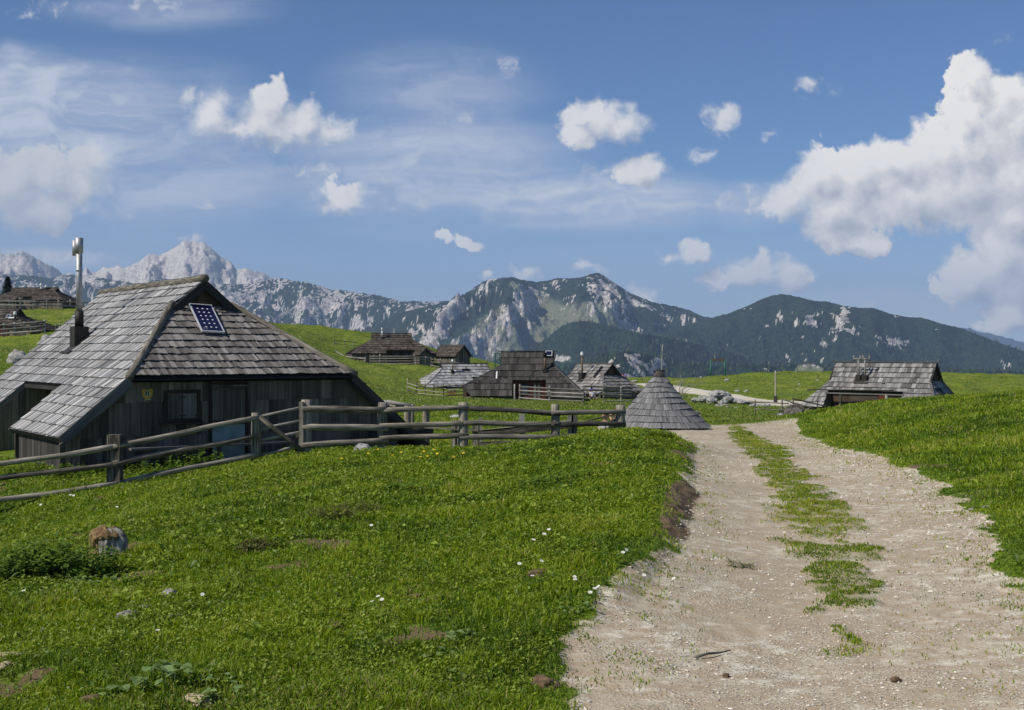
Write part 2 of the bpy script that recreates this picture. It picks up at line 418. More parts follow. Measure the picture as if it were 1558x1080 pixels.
    def prism(s, poly, O, ex, ey, n, h0, h1, tint=None, mi=0, uvo=(0, 0)):
        """flat polygon (x, y) in the plane O, ex, ey, given thickness from h0 to h1 along n"""
        tint = rng.random() if tint is None else tint
        k = len(poly)
        lo = [O + ex * x + ey * y + n * h0 for x, y in poly]; hi = [O + ex * x + ey * y + n * h1 for x, y in poly]
        uv = [(x + uvo[0], y + uvo[1]) for x, y in poly] * 2
        s.poly(lo + hi, [tuple(range(k - 1, -1, -1)), tuple(range(k, 2 * k))] + [(i, (i + 1) % k, k + (i + 1) % k, k + i) for i in range(k)], tint, uv, mi)
    def build(s, name, mat, parent=None, smooth=False, origin=None):
        me = bpy.data.meshes.new(name)
        o0 = ORIG[parent.name] if parent is not None else (Vector(origin) if origin is not None else Vector((0, 0, 0)))
        V = np.array(s.v, dtype=np.float64).reshape(-1, 3) - np.array(o0)
        me.from_pydata(V.tolist(), [], s.f)
        a = me.attributes.new('tint', 'FLOAT', 'FACE'); a.data.foreach_set('value', s.t)
        ul = me.uv_layers.new(name='UVMap'); ul.data.foreach_set('uv', [c for u in s.uv for p in u for c in p])
        for mm in (mat if isinstance(mat, (list, tuple)) else [mat]): me.materials.append(mm)
        me.polygons.foreach_set('material_index', s.m)
        me.polygons.foreach_set('use_smooth', [smooth] * len(s.f))
        me.update()
        ob = bpy.data.objects.new(name, me); COL.objects.link(ob)
        if parent is not None:
            ob.parent = parent
        elif origin is not None:
            ob.location = origin
        ORIG[ob.name] = Vector(o0)
        return ob
def mesh_np(name, V, faces_flat, nper, mat, smooth=True, attrs=None, origin=None):
    """a mesh straight from numpy arrays: all faces have nper corners"""
    me = bpy.data.meshes.new(name)
    if origin is not None: V = V - np.array(origin)
    nf = len(faces_flat) // nper
    me.vertices.add(len(V)); me.vertices.foreach_set('co', V.astype(np.float32).ravel())
    me.loops.add(len(faces_flat)); me.loops.foreach_set('vertex_index', faces_flat.astype(np.int32))
    me.polygons.add(nf); me.polygons.foreach_set('loop_start', np.arange(0, nf * nper, nper, dtype=np.int32))
    me.polygons.foreach_set('use_smooth', np.full(nf, smooth))
    for k, (dom, arr) in (attrs or {}).items():
        a = me.attributes.new(k, 'FLOAT', dom); a.data.foreach_set('value', arr.astype(np.float32))
    me.materials.append(mat); me.update(calc_edges=True); me.validate()
    o = bpy.data.objects.new(name, me); COL.objects.link(o)
    if origin is not None: o.location = origin
    return o
def clip_poly(sub, clip):
    """polygon clipped by a convex counter-clockwise polygon"""
    out = sub
    for i in range(len(clip)):
        (ax, ay), (bx, by) = clip[i], clip[(i + 1) % len(clip)]
        inp, out = out, []
        if not inp: return []
        def side(p): return (bx - ax) * (p[1] - ay) - (by - ay) * (p[0] - ax)
        for j in range(len(inp)):
            p, q = inp[j], inp[(j + 1) % len(inp)]
            sp, sq = side(p), side(q)
            if sp >= -1e-9: out.append(p)
            if (sp > 1e-9 and sq < -1e-9) or (sp < -1e-9 and sq > 1e-9):
                t = sp / (sp - sq); out.append((p[0] + (q[0] - p[0]) * t, p[1] + (q[1] - p[1]) * t))
    return out
def parea(p):
    return abs(sum(p[i][0] * p[(i + 1) % len(p)][1] - p[(i + 1) % len(p)][0] * p[i][1] for i in range(len(p)))) / 2
def ccw(p):
    a = sum(p[i][0] * p[(i + 1) % len(p)][1] - p[(i + 1) % len(p)][0] * p[i][1] for i in range(len(p)))
    return p if a > 0 else p[::-1]
def shingles(mb, O, ex, ey, poly, L, w, thick=.022, lift=.05, y0=0.0, jit=.05, sag=0.0, gap=.004):
    """courses of shingles over a convex polygon of the roof plane; the butts stand up from the course below"""
    O, ex, ey = Vector(O), Vector(ex).normalized(), Vector(ey).normalized(); n = ex.cross(ey)
    if n.z < 0 and abs(n.z) > 1e-3: raise ValueError('roof plane faces down')
    poly = ccw(poly); ys = [p[1] for p in poly]; xs = [p[0] for p in poly]
    k0 = int(math.floor((min(ys) - y0) / L)); k1 = int(math.ceil((max(ys) - y0) / L))
    for k in range(k0, k1 + 1):
        ya = y0 + k * L; base = rng.random() * .2
        x = min(xs) - rng.random() * w; run = 0.0
        while x < max(xs):
            ww = w * (.55 + .9 * rng.random())
            if rng.random() < .12: run = rng.uniform(-.6, .6)
            yj = ya + (rng.random() - .5) * jit * L + run * jit * L - (rng.uniform(.05, .22) * L if rng.random() < .025 else 0)
            rect = [(x + gap, yj), (x + ww - gap, yj), (x + ww - gap, ya + L * 1.12), (x + gap, ya + L * 1.12)]
            c = clip_poly(poly, rect)
            if len(c) >= 3 and parea(c) > w * L * .02:
                e = rng.uniform(-.009, .010); tl = rng.uniform(-.008, .008)
                def hh(p): return .012 + e + lift * (1 - (p[1] - ya) / (L * 1.12)) + tl * (p[0] - x) / ww
                kk = len(c)
                lo = [O + ex * p[0] + ey * p[1] + n * (hh(p) - thick) for p in c]; hi = [O + ex * p[0] + ey * p[1] + n * hh(p) for p in c]
                mb.poly(lo + hi, [tuple(range(kk - 1, -1, -1)), tuple(range(kk, 2 * kk))] + [(i, (i + 1) % kk, kk + (i + 1) % kk, kk + i) for i in range(kk)],
                        min(1, max(0, rng.gauss(.5, .24) + base - .1)), list(c) * 2)
            x += ww
def boards(mb, O, ex, ey, poly, w, thick=.025, h=0.0, jit=.01, gap=.006):
    """upright boards over a convex polygon of a wall plane"""
    O, ex, ey = Vector(O), Vector(ex).normalized(), Vector(ey).normalized(); n = ex.cross(ey)
    poly = ccw(poly); xs = [p[0] for p in poly]; ys = [p[1] for p in poly]
    x = min(xs)
    while x < max(xs):
        ww = w * (.6 + .8 * rng.random())
        c = clip_poly(poly, [(x + gap / 2, min(ys) - 1), (x + ww - gap / 2, min(ys) - 1), (x + ww - gap / 2, max(ys) + 1), (x + gap / 2, max(ys) + 1)])
        if len(c) >= 3 and parea(c) > 1e-3:
            e = rng.random() * jit
            mb.prism(c, O, ex, ey, n, h - .02 + e, h + thick + e, min(1, max(0, rng.gauss(.5, .22))))
        x += ww
# ------------------------------------------------------------------ sun, sky with clouds
SUN_AZ, SUN_EL = R(26), R(46)          # sun stands to the left, a little behind the viewer
sun_dir = Vector((-math.cos(SUN_AZ) * math.cos(SUN_EL), -math.sin(SUN_AZ) * math.cos(SUN_EL), math.sin(SUN_EL)))
sd = bpy.data.lights.new('sun', 'SUN'); sd.energy = 4.7; sd.angle = R(.55); sd.color = (1.0, .94, .84)
so = bpy.data.objects.new('sun', sd); COL.objects.link(so)
so.rotation_euler = sun_dir.to_track_quat('Z', 'Y').to_euler(); so.location = sun_dir * 100

def build_world():
    w = bpy.data.worlds.new('World'); scene.world = w; w.use_nodes = True
    w.cycles.sampling_method = 'NONE'
    nt = NT(w.node_tree); bg = w.node_tree.nodes['Background']; bg.inputs['Strength'].default_value = .1
    sky = nt.n('ShaderNodeTexSky', sky_type='NISHITA'); sky.sun_disc = False
    sky.sun_elevation = SUN_EL; sky.sun_rotation = R(244); sky.altitude = 1600; sky.air_density = 1.0; sky.dust_density = .15; sky.ozone_density = 3.2
    d = nt.n('ShaderNodeTexCoord').outputs['Generated']
    sp = nt.n('ShaderNodeSeparateXYZ'); nt.L.new(d, sp.inputs[0])
    y = nt.math('MAXIMUM', sp.outputs[1], .08)
    cx = nt.n('ShaderNodeCombineXYZ')
    nt.set(cx.inputs[0], nt.math('MULTIPLY_ADD', nt.math('DIVIDE', sp.outputs[0], y), F / 100, CX / 100))
    nt.set(cx.inputs[1], nt.math('MULTIPLY_ADD', nt.math('DIVIDE', sp.outputs[2], y), -F / 100, HY / 100))
    P = cx.outputs[0]                       # compass bearing and height above the horizon, both in hundredths
    front = nt.mapr(sp.outputs[1], .08, .3)
    # cumulus: puffs at (bearing, height, radius x, radius y) in these units
    puffs = [
        (14.78, 1.22, .40, .40), (15.12, 1.55, .52, .42), (15.5, 1.85, .6, .6), (14.65, 1.75, .38, .42), (14.9, 2.2, .75, .6), (14.3, 2.32, .62, .5),
        (13.6, 2.5, .62, .46), (13.05, 2.62, .55, .48), (12.42, 2.7, .5, .46), (11.95, 3.05, .4, .3), (12.6, 3.2, .6, .45), (12.75, 3.6, .36, .28), (13.15, 3.68, .34, .2),
        (13.9, 3.0, .95, .55), (14.7, 2.8, 1.0, .7), (15.5, 2.7, .8, .8), (15.2, 3.9, .6, .62), (14.75, 4.25, .5, .42), (15.5, 4.2, .7, .6), (15.4, 3.3, .5, .45), (15.3, 4.85, .4, .24),
        (3.75, 1.92, .6, .3), (4.4, 1.97, .7, .28), (3.2, 1.72, .42, .34), (4.05, 1.62, .4, .36), (4.0, 1.85, .6, .34), (4.55, 1.8, .5, .35), (5.0, 1.98, .36, .24), (3.5, 1.95, .4, .22),
        (.1, 2.85, .55, .55), (.75, 2.62, .36, .36), (.5, 3.2, .62, .4), (1.45, 2.45, .42, .3), (1.2, 2.8, .4, .3),
        (9.25, 1.88, .5, .34), (9.0, 1.72, .36, .28), (9.5, 1.9, .44, .32), (8.85, 2.08, .3, .24), (9.75, 2.55, .42, .22),
        (11.35, 4.15, .4, .2), (11.6, 4.08, .35, .22), (11.95, 4.18, .4, .22), (10.95, 4.22, .3, .14), (10.45, 3.88, .44, .15),
        (7.15, 3.7, .22, .12), (6.8, 3.58, .16, .1), (8.02, 4.12, .24, .12), (7.45, 4.22, .14, .12), (5.2, 3.0, .38, .28), (8.9, 4.1, .3, .1), (9.75, 4.45, .26, .12),
        (15.25, 4.8, .32, .22)]
    g = bpy.data.node_groups.new('cloud_field', 'ShaderNodeTree')
    g.interface.new_socket('P', in_out='INPUT', socket_type='NodeSocketVector'); g.interface.new_socket('F', in_out='OUTPUT', socket_type='NodeSocketFloat'); g.interface.new_socket('S', in_out='OUTPUT', socket_type='NodeSocketFloat')
    gt = NT(g); gi = gt.n('NodeGroupInput'); go = gt.n('NodeGroupOutput')
    p = gi.outputs[0]
    wv = gt.vmath('SUBTRACT', gt.noise(p, 1.9, 4.0, .6, '2D', 'Color'), (.5, .5, .5))
    q = gt.vmath('ADD', p, gt.vmath('MULTIPLY', wv, (.62, .5, 0)))
    acc = None
    for (a, b, rx, ry) in puffs:
        l = gt.vmath('LENGTH', gt.vmath('MULTIPLY_ADD', q, (1 / rx, 1 / ry, 0), (-a / rx, -b / ry, 0)))
        acc = l if acc is None else gt.math('SMOOTH_MIN', acc, l, .3)
    det = gt.noise(p, 2.3, 8.0, .58, '2D')
    fld = gt.math('SUBTRACT', gt.math('ADD', 1.2, gt.math('MULTIPLY', gt.math('SUBTRACT', det, .5), 1.35)), acc)
    gt.L.new(fld, go.inputs[0]); gt.L.new(gt.math('SUBTRACT', 1.02, acc), go.inputs[1])
    def field(v):
        nd = nt.n('ShaderNodeGroup'); nd.node_tree = g; nt.L.new(v, nd.inputs[0]); return nd.outputs[0], nd.outputs[1]
    f0, s0 = field(P); f1, s1 = field(nt.vmath('ADD', P, (-.20, -.30, 0)))
    # how soft and how solid each bank is
    soft = nt.mapr(nt.noise(P, .8, 2, .5, '2D'), .36, .62, .28, 1.05)
    right = nt.mapr(nt.vmath('LENGTH', nt.vmath('MULTIPLY_ADD', P, (.42, .42, 0), (-14.6 * .42, -3.1 * .42, 0))), .8, 1.25, 1.0, 0.0)
    left = nt.mapr(nt.vmath('LENGTH', nt.vmath('MULTIPLY_ADD', P, (.6, 1.2, 0), (-.5 * .6, -2.9 * 1.2, 0))), .7, 1.2, 1.0, 0.0)
    soft = nt.math('MULTIPLY', soft, nt.math('MULTIPLY_ADD', right, -.5, 1.0))
    a0 = nt.math('MULTIPLY', nt.mapr(f0, 0.0, soft), front)
    solid = nt.math('ADD', nt.math('MULTIPLY_ADD', left, -.06, .88), nt.math('MULTIPLY', right, .12))
    a0 = nt.math('MULTIPLY', a0, solid)
    low = nt.mapr(f0, .3, 1.3)
    lit = nt.math('ADD', nt.math('MULTIPLY', nt.math('SUBTRACT', f0, f1), .42), nt.math('MULTIPLY_ADD', low, -.12, .60))
    lit = nt.math('ADD', lit, nt.math('MULTIPLY', nt.math('SUBTRACT', s0, s1), .42), clamp=True)
    lit = nt.math('ADD', lit, nt.math('MULTIPLY', nt.math('ADD', nt.math('SUBTRACT', nt.noise(P, 1.5, 4, .5, '2D'), .5), nt.math('MULTIPLY', nt.math('SUBTRACT', nt.noise(P, 5.5, 5, .65, '2D'), .5), .9)), .5), clamp=True)
    lit = nt.math('MULTIPLY', lit, nt.math('MULTIPLY_ADD', left, -.34, nt.math('MULTIPLY_ADD', right, .22, .9)))
    ccol = nt.mix(lit, c4(4.2, 4.6, 5.3), c4(9.6, 9.35, 8.9))
    # thin veils: soft drawn-out streaks
    vp = nt.vmath('ADD', nt.mapping(P, (.34, 1.5, 1), (0, 0, R(9))), nt.vmath('MULTIPLY', nt.vmath('SUBTRACT', nt.noise(P, .6, 3, .5, '2D', 'Color'), (.5, .5, .5)), (1.7, .55, 0)))
    st = nt.noise(vp, 1.25, 7, .62, '2D')
    veil = None
    for (a, b, rx, ry, k) in [(1.2, 1.55, 3.6, 1.0, .62), (1.8, 2.7, 4.6, 1.0, .6), (6.4, 2.6, 3.4, 1.3, .72), (8.8, 3.05, 3.4, .62, .95), (6.6, 1.35, 2.2, .9, .42), (2.5, .1, 2.2, .5, .4), (.5, 3.95, 2.2, .28, .75), (13.6, 4.7, 3.2, .5, .5), (11.4, 3.1, 1.2, .5, .5)]:
        e = nt.mapr(nt.vmath('LENGTH', nt.vmath('MULTIPLY_ADD', P, (1 / rx, 1 / ry, 0), (-a / rx, -b / ry, 0))), .25, 1.0, k, 0.0)
        veil = e if veil is None else nt.math('MAXIMUM', veil, e)
    ps = nt.n('ShaderNodeSeparateXYZ'); nt.L.new(P, ps.inputs[0])
    sheet = nt.mapr(nt.math('SUBTRACT', nt.math('SUBTRACT', ps.outputs[1], nt.math('MULTIPLY', ps.outputs[0], .17)), nt.math('MULTIPLY_ADD', nt.noise(P, .9, 4, .5, '2D'), .35, .28)), 0, .42, 0, .78)
    sheet = nt.math('MULTIPLY', nt.math('MULTIPLY', sheet, nt.mapr(ps.outputs[0], 1.6, 5.4, 1, 0)), nt.mapr(ps.outputs[1], 2.0, 3.8, 1, .15))
    veil = nt.math('MAXIMUM', veil, sheet)
    hor = nt.math('MULTIPLY', nt.mapr(ps.outputs[1], 2.6, 4.6, 0, .42), nt.mapr(nt.noise(nt.mapping(P, (.12, .8, 1)), 1, 3, .5, '2D'), .3, .7, .55, 1.1))
    va = nt.math('MULTIPLY', nt.math('MULTIPLY', veil, nt.mapr(st, .28, .72, .38, 1.1)), front)
    base = nt.mix(1.0, sky.outputs[0], c4(.60, .745, .93), 'MULTIPLY')
    wisp = None
    for (a, b, rx, ry, k) in [(11.0, 1.8, .6, .5, .75), (10.65, 2.3, .45, .35, .55), (12.4, 1.32, .6, .35, .6), (3.15, 3.15, .4, .42, .6), (1.85, 3.25, .32, .2, .6), (4.7, 2.6, .8, .28, .55), (5.75, 2.6, .4, .34, .55), (5.2, 3.05, .6, .42, .8), (11.3, 3.05, .75, .42, .7), (6.3, 3.15, .8, .3, .5),
                              (9.1, 2.6, .8, .4, .5), (15.3, .55, .4, .35, .4), (2.85, 1.45, .32, .35, .5), (.7, .15, 1.2, .35, .5), (2.4, .05, 1.0, .22, .5), (5.0, 4.13, .5, .2, .4), (.6, 3.9, 1.6, .2, .7), (7.7, 1.0, .4, .45, .45), (7.1, 1.8, .3, .3, .45), (2.9, 3.62, .35, .14, .5), (11.7, 2.1, .35, .25, .4), (13.2, 4.6, .3, .14, .6), (1.2, 2.9, .9, .6, .5)]:
        e = nt.mapr(nt.vmath('LENGTH', nt.vmath('MULTIPLY_ADD', P, (1 / rx, 1 / ry, 0), (-a / rx, -b / ry, 0))), .1, 1.0, k, 0.0)
        wisp = e if wisp is None else nt.math('MAXIMUM', wisp, e)
    wn = nt.noise(nt.vmath('ADD', P, nt.vmath('MULTIPLY', nt.vmath('SUBTRACT', nt.noise(P, 2.2, 3, .5, '2D', 'Color'), (.5, .5, .5)), (.5, .4, 0))), 2.6, 7, .6, '2D')
    wa = nt.math('MULTIPLY', nt.mapr(nt.math('ADD', wn, nt.math('MULTIPLY', nt.math('SUBTRACT', wisp, .55), .55)), .36, .80), nt.math('MULTIPLY', nt.mapr(wisp, .02, .4), front))
    c = nt.mix(nt.math('MULTIPLY', hor, front), base, c4(5.2, 6.0, 7.4))
    c = nt.mix(va, c, c4(6.6, 7.05, 7.8))
    c = nt.mix(wa, c, nt.mix(nt.mapr(wn, .42, .66), c4(5.0, 5.4, 6.2), c4(7.4, 7.5, 7.7)))
    c = nt.mix(a0, c, ccol)
    nt.L.new(c, bg.inputs[0])
build_world()

# ------------------------------------------------------------------ air
def build_haze():
    m = bpy.data.materials.new('mountain_air'); m.use_nodes = True
    nt = NT(m.node_tree); m.node_tree.nodes.remove(m.node_tree.nodes['Principled BSDF'])
    v = nt.n('ShaderNodeVolumePrincipled'); v.inputs['Color'].default_value = c4(.50, .68, 1.0); v.inputs['Density'].default_value = HAZE
    v.inputs['Anisotropy'].default_value = 0.0
    m.node_tree.links.new(v.outputs[0], m.node_tree.nodes['Material Output'].inputs['Volume'])
    x0, x1, y0, y1, z0, z1 = -11000, 11000, -2500, 21000, -560, 1150
    V = [(x, y, z) for x in (x0, x1) for y in (y0, y1) for z in (z0, z1)]
    me = bpy.data.meshes.new('haze'); me.from_pydata(V, [], [(0, 1, 3, 2), (4, 6, 7, 5), (0, 4, 5, 1), (2, 3, 7, 6), (0, 2, 6, 4), (1, 5, 7, 3)])
    me.materials.append(m); o = bpy.data.objects.new('haze', me); COL.objects.link(o); tag(o, kind='stuff')
HAZE = 5.4e-5
build_haze()

# ------------------------------------------------------------------ ground sheet
def ground_material():
    m, nt, b = new_mat('alpine_pasture')
    geo = nt.n('ShaderNodeNewGeometry').outputs['Position']
    path, strip, soil, lane = (nt.attr(k) for k in ('track', 'strip', 'soil', 'lane'))
    n1 = nt.noise(geo, .13, 4, .6); n2 = nt.noise(geo, 1.1, 5, .65); n3 = nt.noise(geo, 14, 5, .7); n4 = nt.noise(geo, .022, 3, .5)
    g = nt.mix(nt.mapr(n2, .33, .67), c4(.055, .105, .006), c4(.13, .20, .012))
    g = nt.mix(nt.mapr(n3, .42, .75), g, c4(.15, .2, .04))
    g = nt.mix(nt.math('MULTIPLY', nt.mapr(n3, .52, .36), .75), g, c4(.022, .045, .006))
    far = nt.mapr(nt.vmath('LENGTH', geo), 55, 120)
    gf = nt.mix(nt.mapr(n2, .3, .7), c4(.095, .145, .014), c4(.185, .225, .026))
    gf = nt.mix(nt.math('MULTIPLY', nt.mapr(n1, .5, .68), .6), gf, c4(.25, .25, .05))
    gf = nt.mix(nt.math('MULTIPLY', nt.mapr(nt.noise(nt.mapping(geo, (.9, .25, .9)), 1, 6, .75), .5, .62), .55), gf, c4(.06, .095, .012))
    gf = nt.mix(nt.math('MULTIPLY', nt.mapr(nt.noise(nt.mapping(geo, (.35, .12, .35)), 1, 5, .7), .5, .66), .5), gf, c4(.05, .1, .014))
    g = nt.mix(far, g, gf)
    g = nt.mix(nt.math('MULTIPLY', nt.mapr(nt.noise(geo, .55, 6, .7), .58, .7), .5), g, c4(.12, .12, .035))
    # small pale stones sprinkled over the far pasture
    vo = nt.n('ShaderNodeTexVoronoi'); nt.set(vo.inputs['Vector'], geo); vo.inputs['Scale'].default_value = .3
    sep = nt.n('ShaderNodeSeparateColor'); nt.L.new(vo.outputs['Color'], sep.inputs[0])
    spk = nt.math('MULTIPLY', nt.mapr(vo.outputs['Distance'], .07, .04), nt.math('MULTIPLY', nt.math('GREATER_THAN', sep.outputs[0], .62), nt.mapr(nt.vmath('LENGTH', geo), 70, 90)))
    g = nt.mix(spk, g, c4(.5, .48, .4))
    g = nt.mix(nt.mapr(nt.math('ADD', nt.attr('bare'), nt.math('MULTIPLY', nt.math('SUBTRACT', n3, .5), .6)), .4, .7), g, c4(.15, .11, .06))
    # gravel track
    p1 = nt.noise(geo, .8, 5, .6); p2 = nt.noise(geo, 7, 6, .7); p3 = nt.noise(geo, 40, 4, .75)
    pc = nt.mix(nt.mapr(p1, .35, .65), c4(.41, .352, .25), c4(.665, .625, .51))
    pc = nt.mix(nt.mapr(p2, .38, .7), c4(.39, .31, .21), pc)
    pc = nt.mix(nt.math('MULTIPLY', nt.mapr(p2, .56, .72), .6), pc, c4(.78, .71, .58))
    pv = nt.n('ShaderNodeTexVoronoi'); nt.set(pv.inputs['Vector'], geo); pv.inputs['Scale'].default_value = 46
    vs = nt.n('ShaderNodeSeparateColor'); nt.L.new(pv.outputs['Color'], vs.inputs[0])
    st = nt.math('MULTIPLY', nt.mapr(pv.outputs['Distance'], .5, .2), nt.mapr(nt.noise(geo, 1.7, 4, .6), .4, .6))
    stone = nt.mix(vs.outputs[0], c4(.42, .38, .31), c4(.70, .655, .56))
    pc = nt.mix(nt.math('MULTIPLY', st, nt.math('GREATER_THAN', vs.outputs[1], .35)), pc, stone)
    pc = nt.mix(nt.math('MULTIPLY', nt.mapr(p3, .48, .34), .55), pc, c4(.24, .19, .135))
    pg = nt.math('MULTIPLY', strip, nt.mapr(nt.noise(geo, 7, 6, .72), .4, .6))
    pcg = nt.mix(nt.math('MULTIPLY', pg, .72), pc, c4(.12, .145, .03))
    edge = nt.math('ADD', path, nt.math('MULTIPLY', nt.math('SUBTRACT', n3, .5), .7))
    col = nt.mix(nt.mapr(edge, .35, .65), g, pcg)
    sc = nt.mix(nt.mapr(p2, .35, .65), c4(.07, .045, .028), c4(.2, .145, .09))
    col = nt.mix(nt.mapr(nt.math('ADD', soil, nt.math('MULTIPLY', nt.math('SUBTRACT', p2, .5), .9)), .4, .7), col, sc)
    lc = nt.mix(nt.mapr(p1, .35, .65), c4(.52, .47, .37), c4(.66, .6, .49))
    col = nt.mix(nt.mapr(nt.math('ADD', lane, nt.math('MULTIPLY', nt.math('SUBTRACT', n2, .5), .6)), .35, .65), col, lc)
    nt.L.new(col, b.inputs['Base Color']); b.inputs['Roughness'].default_value = .95; b.inputs['Specular IOR Level'].default_value = .1
    hgt = nt.math('ADD', nt.math('MULTIPLY', n3, .6), nt.math('ADD', nt.math('MULTIPLY', p3, .3), nt.math('MULTIPLY', st, .3)))
    bump(nt, b, hgt, .7, .03)
    return m
def build_ground():
    a_in = np.arange(-230, 1800, 2.4)
    a_l = -230 - np.geomspace(4, 6500, 60)[::-1]; a_r = 1800 + np.geomspace(4, 6500, 60)
    A = np.concatenate([a_l, a_in, a_r])
    Ys = [1.2]
    while Ys[-1] < 1700:
        y = Ys[-1]
        Ys.append(y * (1 + (.009 if y < 5.5 else .0058 if y < 34 else .009 if y < 110 else .0075 if y < 245 else .06)))
    Y = np.array(Ys)
    YY, AA = np.meshgrid(Y, A, indexing='ij')
    XX = (AA - CX) * YY / F
    ZZ = zground(XX, YY)
    m, s, so_ = path_masks(XX, YY); ln = lane_mask(XX, YY)
    ny, nx = XX.shape
    V = np.stack([XX, YY, ZZ], -1).reshape(-1, 3)
    i = (np.arange(ny - 1)[:, None] * nx + np.arange(nx - 1)[None]).ravel()
    q = np.stack([i, i + 1, i + nx + 1, i + nx], -1).ravel()
    o = mesh_np('ground', V, q, 4, ground_material(), True, {'track': ('POINT', m.ravel()), 'strip': ('POINT', s.ravel()), 'soil': ('POINT', so_.ravel()), 'lane': ('POINT', ln.ravel()), 'bare': ('POINT', (sstep(-.66, -.82, fbm(XX * .9, YY * .9, 4, 121)) * sstep(40, 25, YY)).ravel())})
    tag(o, kind='structure')
build_ground()

# ------------------------------------------------------------------ mountains
def crest(pts):
    xs = [p[0] for p in pts]; ys = [p[1] for p in pts]
    return lambda a: np.interp(a, xs, ys)
RIDGES = [  # crest line by bearing and height, distance, reach of the front slope, roughness (m), crest jag (photo px), name
    (crest([(-900, 560), (1250, 560), (1380, 520), (1430, 500), (1470, 497), (1500, 505), (1558, 519), (1650, 530), (2200, 545)]), 17500, 5000, 20, .5, 'blue'),
    (crest([(-900, 420), (-200, 392), (-60, 374), (0, 382), (10, 386), (35, 381), (62, 396), (95, 413), (115, 414), (125, 412), (131, 403), (137, 411), (148, 414), (157, 405), (166, 408), (178, 403), (190, 408), (205, 400), (214, 396),
            (222, 388), (228, 385), (245, 387), (256, 381), (266, 375), (280, 365), (292, 368), (300, 367), (312, 369), (322, 378), (335, 390), (347, 397), (353, 399), (358, 408), (366, 407), (380, 409), (400, 415), (421, 424),
            (450, 440), (520, 470), (600, 500), (900, 540), (2200, 560)]), 10500, 2600, 150, 1.5, 'peak'),
    (crest([(-900, 430), (-200, 408), (0, 415), (25, 418), (50, 419), (75, 422), (100, 417), (130, 419), (175, 426), (215, 431), (235, 426), (265, 423), (300, 428), (330, 432), (380, 432), (405, 427), (425, 421), (440, 425), (470, 429), (500, 439), (525, 441),
            (548, 445), (580, 450), (611, 457), (650, 459), (686, 457), (705, 462), (760, 480), (900, 520), (2200, 560)]), 8200, 2600, 110, 1.4, 'plateau'),
    (crest([(-900, 560), (480, 530), (560, 500), (610, 475), (650, 465), (690, 457), (704, 450), (727, 433), (743, 425), (762, 422), (778, 421), (797, 426), (817, 428), (836, 426), (849, 422), (868, 423), (887, 421), (897, 417), (906, 414), (912, 415), (921, 420), (939, 432), (958, 445),
            (975, 452), (993, 459), (1025, 465), (1048, 471), (1070, 481), (1090, 484), (1130, 492), (1200, 505), (1400, 530), (2200, 560)]), 6600, 2500, 105, .9, 'middle'),
    (crest([(-900, 580), (800, 565), (900, 540), (960, 515), (1010, 505), (1050, 492), (1082, 483), (1107, 477), (1136, 465), (1165, 452), (1180, 448), (1193, 447), (1215, 451), (1236, 457), (1258, 458), (1286, 465), (1308, 468), (1329, 468), (1354, 477), (1383, 482), (1405, 483), (1430, 491),
            (1466, 500), (1501, 514), (1537, 527), (1558, 534), (1700, 560), (2200, 590)]), 5600, 2300, 80, .7, 'right'),
    (crest([(-900, 640), (640, 600), (700, 570), (740, 552), (780, 540), (815, 527), (838, 508), (856, 495), (872, 489), (890, 488), (912, 491), (940, 499), (980, 507), (1030, 516), (1090, 530), (1200, 560), (2200, 640)]), 4700, 1600, 38, .8, 'spur'),
    (crest([(-900, 640), (560, 610), (700, 585), (800, 572), (900, 548), (925, 538), (960, 533), (990, 540), (1020, 550), (1100, 556), (1190, 556), (1228, 552), (1270, 559), (1350, 565), (1420, 562), (1558, 566), (2200, 600)]), 3300, 1000, 22, .7, 'foothill')]
def seg_d(a, p, pts):
    best = np.full(a.shape, 1e9)
    for (x0, y0), (x1, y1) in zip(pts[:-1], pts[1:]):
        dx, dy = x1 - x0, y1 - y0; t = np.clip(((a - x0) * dx + (p - y0) * dy) / (dx * dx + dy * dy), 0, 1)
        best = np.minimum(best, np.hypot(a - x0 - t * dx, p - y0 - t * dy))
    return best
